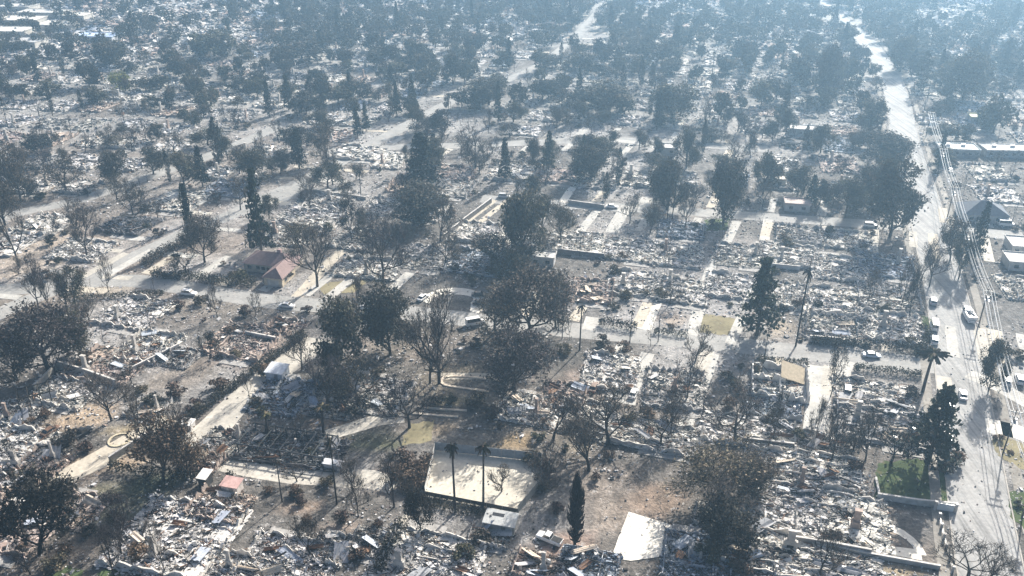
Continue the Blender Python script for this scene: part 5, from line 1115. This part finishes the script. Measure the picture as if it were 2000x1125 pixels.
PO = []
for i, (px, py, h) in enumerate([(1996, 1010, 12.5), (1958, 888, 12.5), (1910, 640, 12.5), (1874, 516, 12.5), (1850, 425, 12.5), (1830, 345, 12.5), (1808, 268, 12.5)]):
    PO.append(utility_pole(px, py, h, [(h - .6, 1.5), (h - 1.9, 1.2)], ['utility pole at the frame edge', 'utility pole leaning over the tan corner verge', 'utility pole beside the boom truck', 'utility pole above the scorched avenue tree', 'utility pole beside the slate-roofed house', 'utility pole far up the avenue', 'farthest utility pole along the avenue'][i]))
c_, s_ = math.cos(math.radians(-21)), math.sin(math.radians(-21)); wi = 0
for off, dz in ((-1.35, -.3), (-.6, -.3), (.6, -.3), (1.35, -.3), (-1.0, -1.6), (1.0, -1.6)):
    A = Acc()
    for p, q in zip(PO[:-1], PO[1:]):
        n = 10; t = np.linspace(0, 1, n + 1); sag = 1.1 * 4 * t * (1 - t)
        P = np.stack([(p[0] + off * c_) * (1 - t) + (q[0] + off * c_) * t, (p[1] + off * s_) * (1 - t) + (q[1] + off * s_) * t, (p[2] + dz) * (1 - t) + (q[2] + dz) * t - sag], -1)
        V, F = tubes(P[:-1], P[1:], np.full(n, .06), np.full(n, .06), 4); A.add(V, F, (.72, .72, .7))
    tag(put('power_line', A.mesh('power_line', [M['metal']])), ['outermost upper wire on the avenue side of the poles', 'second upper wire from the avenue side of the poles', 'third upper wire from the avenue side of the poles', 'outermost upper wire on the house side of the poles', 'lower wire on the avenue side of the poles', 'lower wire on the house side of the poles'][wi], 'wire', 'wires strung between the avenue poles'); wi += 1
for px, py, h, lab in [(1372, 812, 7, 'short pole at the grey drive'), (1285, 668, 9, 'slim pole by the low dark hedge'), (1492, 705, 9, 'slim pole by the white shell'), (1098, 662, 8, 'slim pole below the short dark hedge'), (1575, 560, 10, 'slim pole in the middle of the white rubble block')]:
    x, y = G(px, py); o = tag(put('street_pole', None, None, (x, y, 0)), lab, 'pole', 'slim poles along the side streets')
    A = Acc(); A.tube((0, 0, 0), (0, 0, h), .13, .09, (.07, .06, .055)); put('pole', A.mesh('pole', [M['bark']]), o)
    A = Acc(); A.box((0, 0, h - .5), (.8, .06, .07), (.2, .18, .16)); put('crossarm', A.mesh('crossarm', [M['bark']]), o, (0, -.12, 0), -.2)

# ================================================================== LABELS THAT SINGLE THINGS OUT
MARK = [(940, 935, 'sandy court'), (1255, 1050, 'white concrete slab'), (550, 515, 'maroon-roofed house'), (880, 575, 'curved white driveway'), (1790, 945, 'green corner lawn'), (233, 860, 'round stone ring'),
        (480, 775, 'gravel lane'), (1702, 697, 'pale blue car'), (1891, 622, 'boom truck'), (1802, 765, 'shaggy palm'), (1400, 635, 'yellowed front lawn'), (1915, 425, 'slate-roofed house'), (1962, 302, 'white-roofed building'),
        (1240, 285, 'looping pale driveway'), (195, 80, 'blue roof'), (385, 95, 'white gabled houses'), (235, 180, 'yellow-green tree'), (552, 52, 'small white roof'), (235, 515, 'wide street junction'), (190, 715, 'walled corner ruin'),
        (455, 958, 'red-roofed shed'), (568, 880, 'long charred frame'), (1308, 428, 'pair of black palm trunks'), (1122, 1068, 'black cypress column'), (1812, 905, 'avenue conifer'), (1522, 752, 'white-walled roofless house'), (78, 1082, 'black corner tree'),
        (1195, 406, 'upper-street white car'), (826, 584, 'driveway white car'), (1478, 655, 'tall street conifer'), (512, 498, 'conifer behind the maroon roof'), (825, 372, 'wide dark conifer'), (428, 322, 'lone far cypress'), (1738, 462, 'broad avenue tree'),
        (1797, 178, 'far cypress pair'), (1612, 188, 'tall far avenue tree'), (885, 165, 'round-crowned far tree'), (1040, 135, 'far street bend'), (1180, 215, 'wide far tree'), (610, 212, 'pointed far cypress'),
        (1580, 262, 'long pale outbuilding'), (700, 300, 'far pale ruin'), (60, 440, 'outer street'), (1700, 90, 'far end of the avenue'), (1350, 80, 'haziest rubble'), (800, 60, 'far hazy trees'), (985, 386, 'grey car'), (1020, 800, 'curved pale kerb')]
ONES = 'zeroth first second third fourth fifth sixth seventh eighth ninth tenth eleventh twelfth thirteenth fourteenth fifteenth sixteenth seventeenth eighteenth nineteenth'.split()
TENS = {2: ('twentieth', 'twenty'), 3: ('thirtieth', 'thirty'), 4: ('fortieth', 'forty'), 5: ('fiftieth', 'fifty'), 6: ('sixtieth', 'sixty'), 7: ('seventieth', 'seventy'), 8: ('eightieth', 'eighty'), 9: ('ninetieth', 'ninety')}
def ordinal(n):
    if n < 20: return ONES[n]
    if n < 100: return TENS[n // 10][0] if n % 10 == 0 else TENS[n // 10][1] + '-' + ONES[n % 10]
    return 'hundredth' if n == 100 else 'hundred-and-' + ordinal(n - 100)
MK = np.array([G(a, b) for a, b, _ in MARK]); by_kind = {}
for t in THINGS: by_kind.setdefault(t[3], []).append(t)
for kd, lst in by_kind.items():
    P = np.array([t[4] for t in lst]); D = np.hypot(P[:, None, 0] - MK[None, :, 0], P[:, None, 1] - MK[None, :, 1])
    rank = np.argsort(np.argsort(D, axis=0), axis=0) + 1; best = rank.argmin(1)         # the mark from which it is earliest in order
    for i, t in enumerate(lst):
        t[0]['label'] = f"{t[1]}, {ordinal(int(rank[i, best[i]]))} {kd.split('_')[-1] if 'house' not in kd else 'ruin'} out from the {MARK[best[i]][2]}"

# ================================================================== HAZE
A = Acc(); A.box((0, 0, 66.0), (3900, 3900, 68.0), (1, 1, 1)); hm = bpy.data.materials.new('haze'); hm.use_nodes = True; hn = hm.node_tree; hn.nodes.clear()
pv = hn.nodes.new('ShaderNodeVolumePrincipled'); pv.inputs['Color'].default_value = (0.32, 0.53, 0.74, 1); pv.inputs['Density'].default_value = 0.00044; pv.inputs['Anisotropy'].default_value = 0.52
ho = hn.nodes.new('ShaderNodeOutputMaterial'); hn.links.new(pv.outputs[0], ho.inputs['Volume'])
tag(put('haze', A.mesh('haze', [hm])), 'thin blue smoke haze over the whole neighbourhood', None, None, 'stuff')
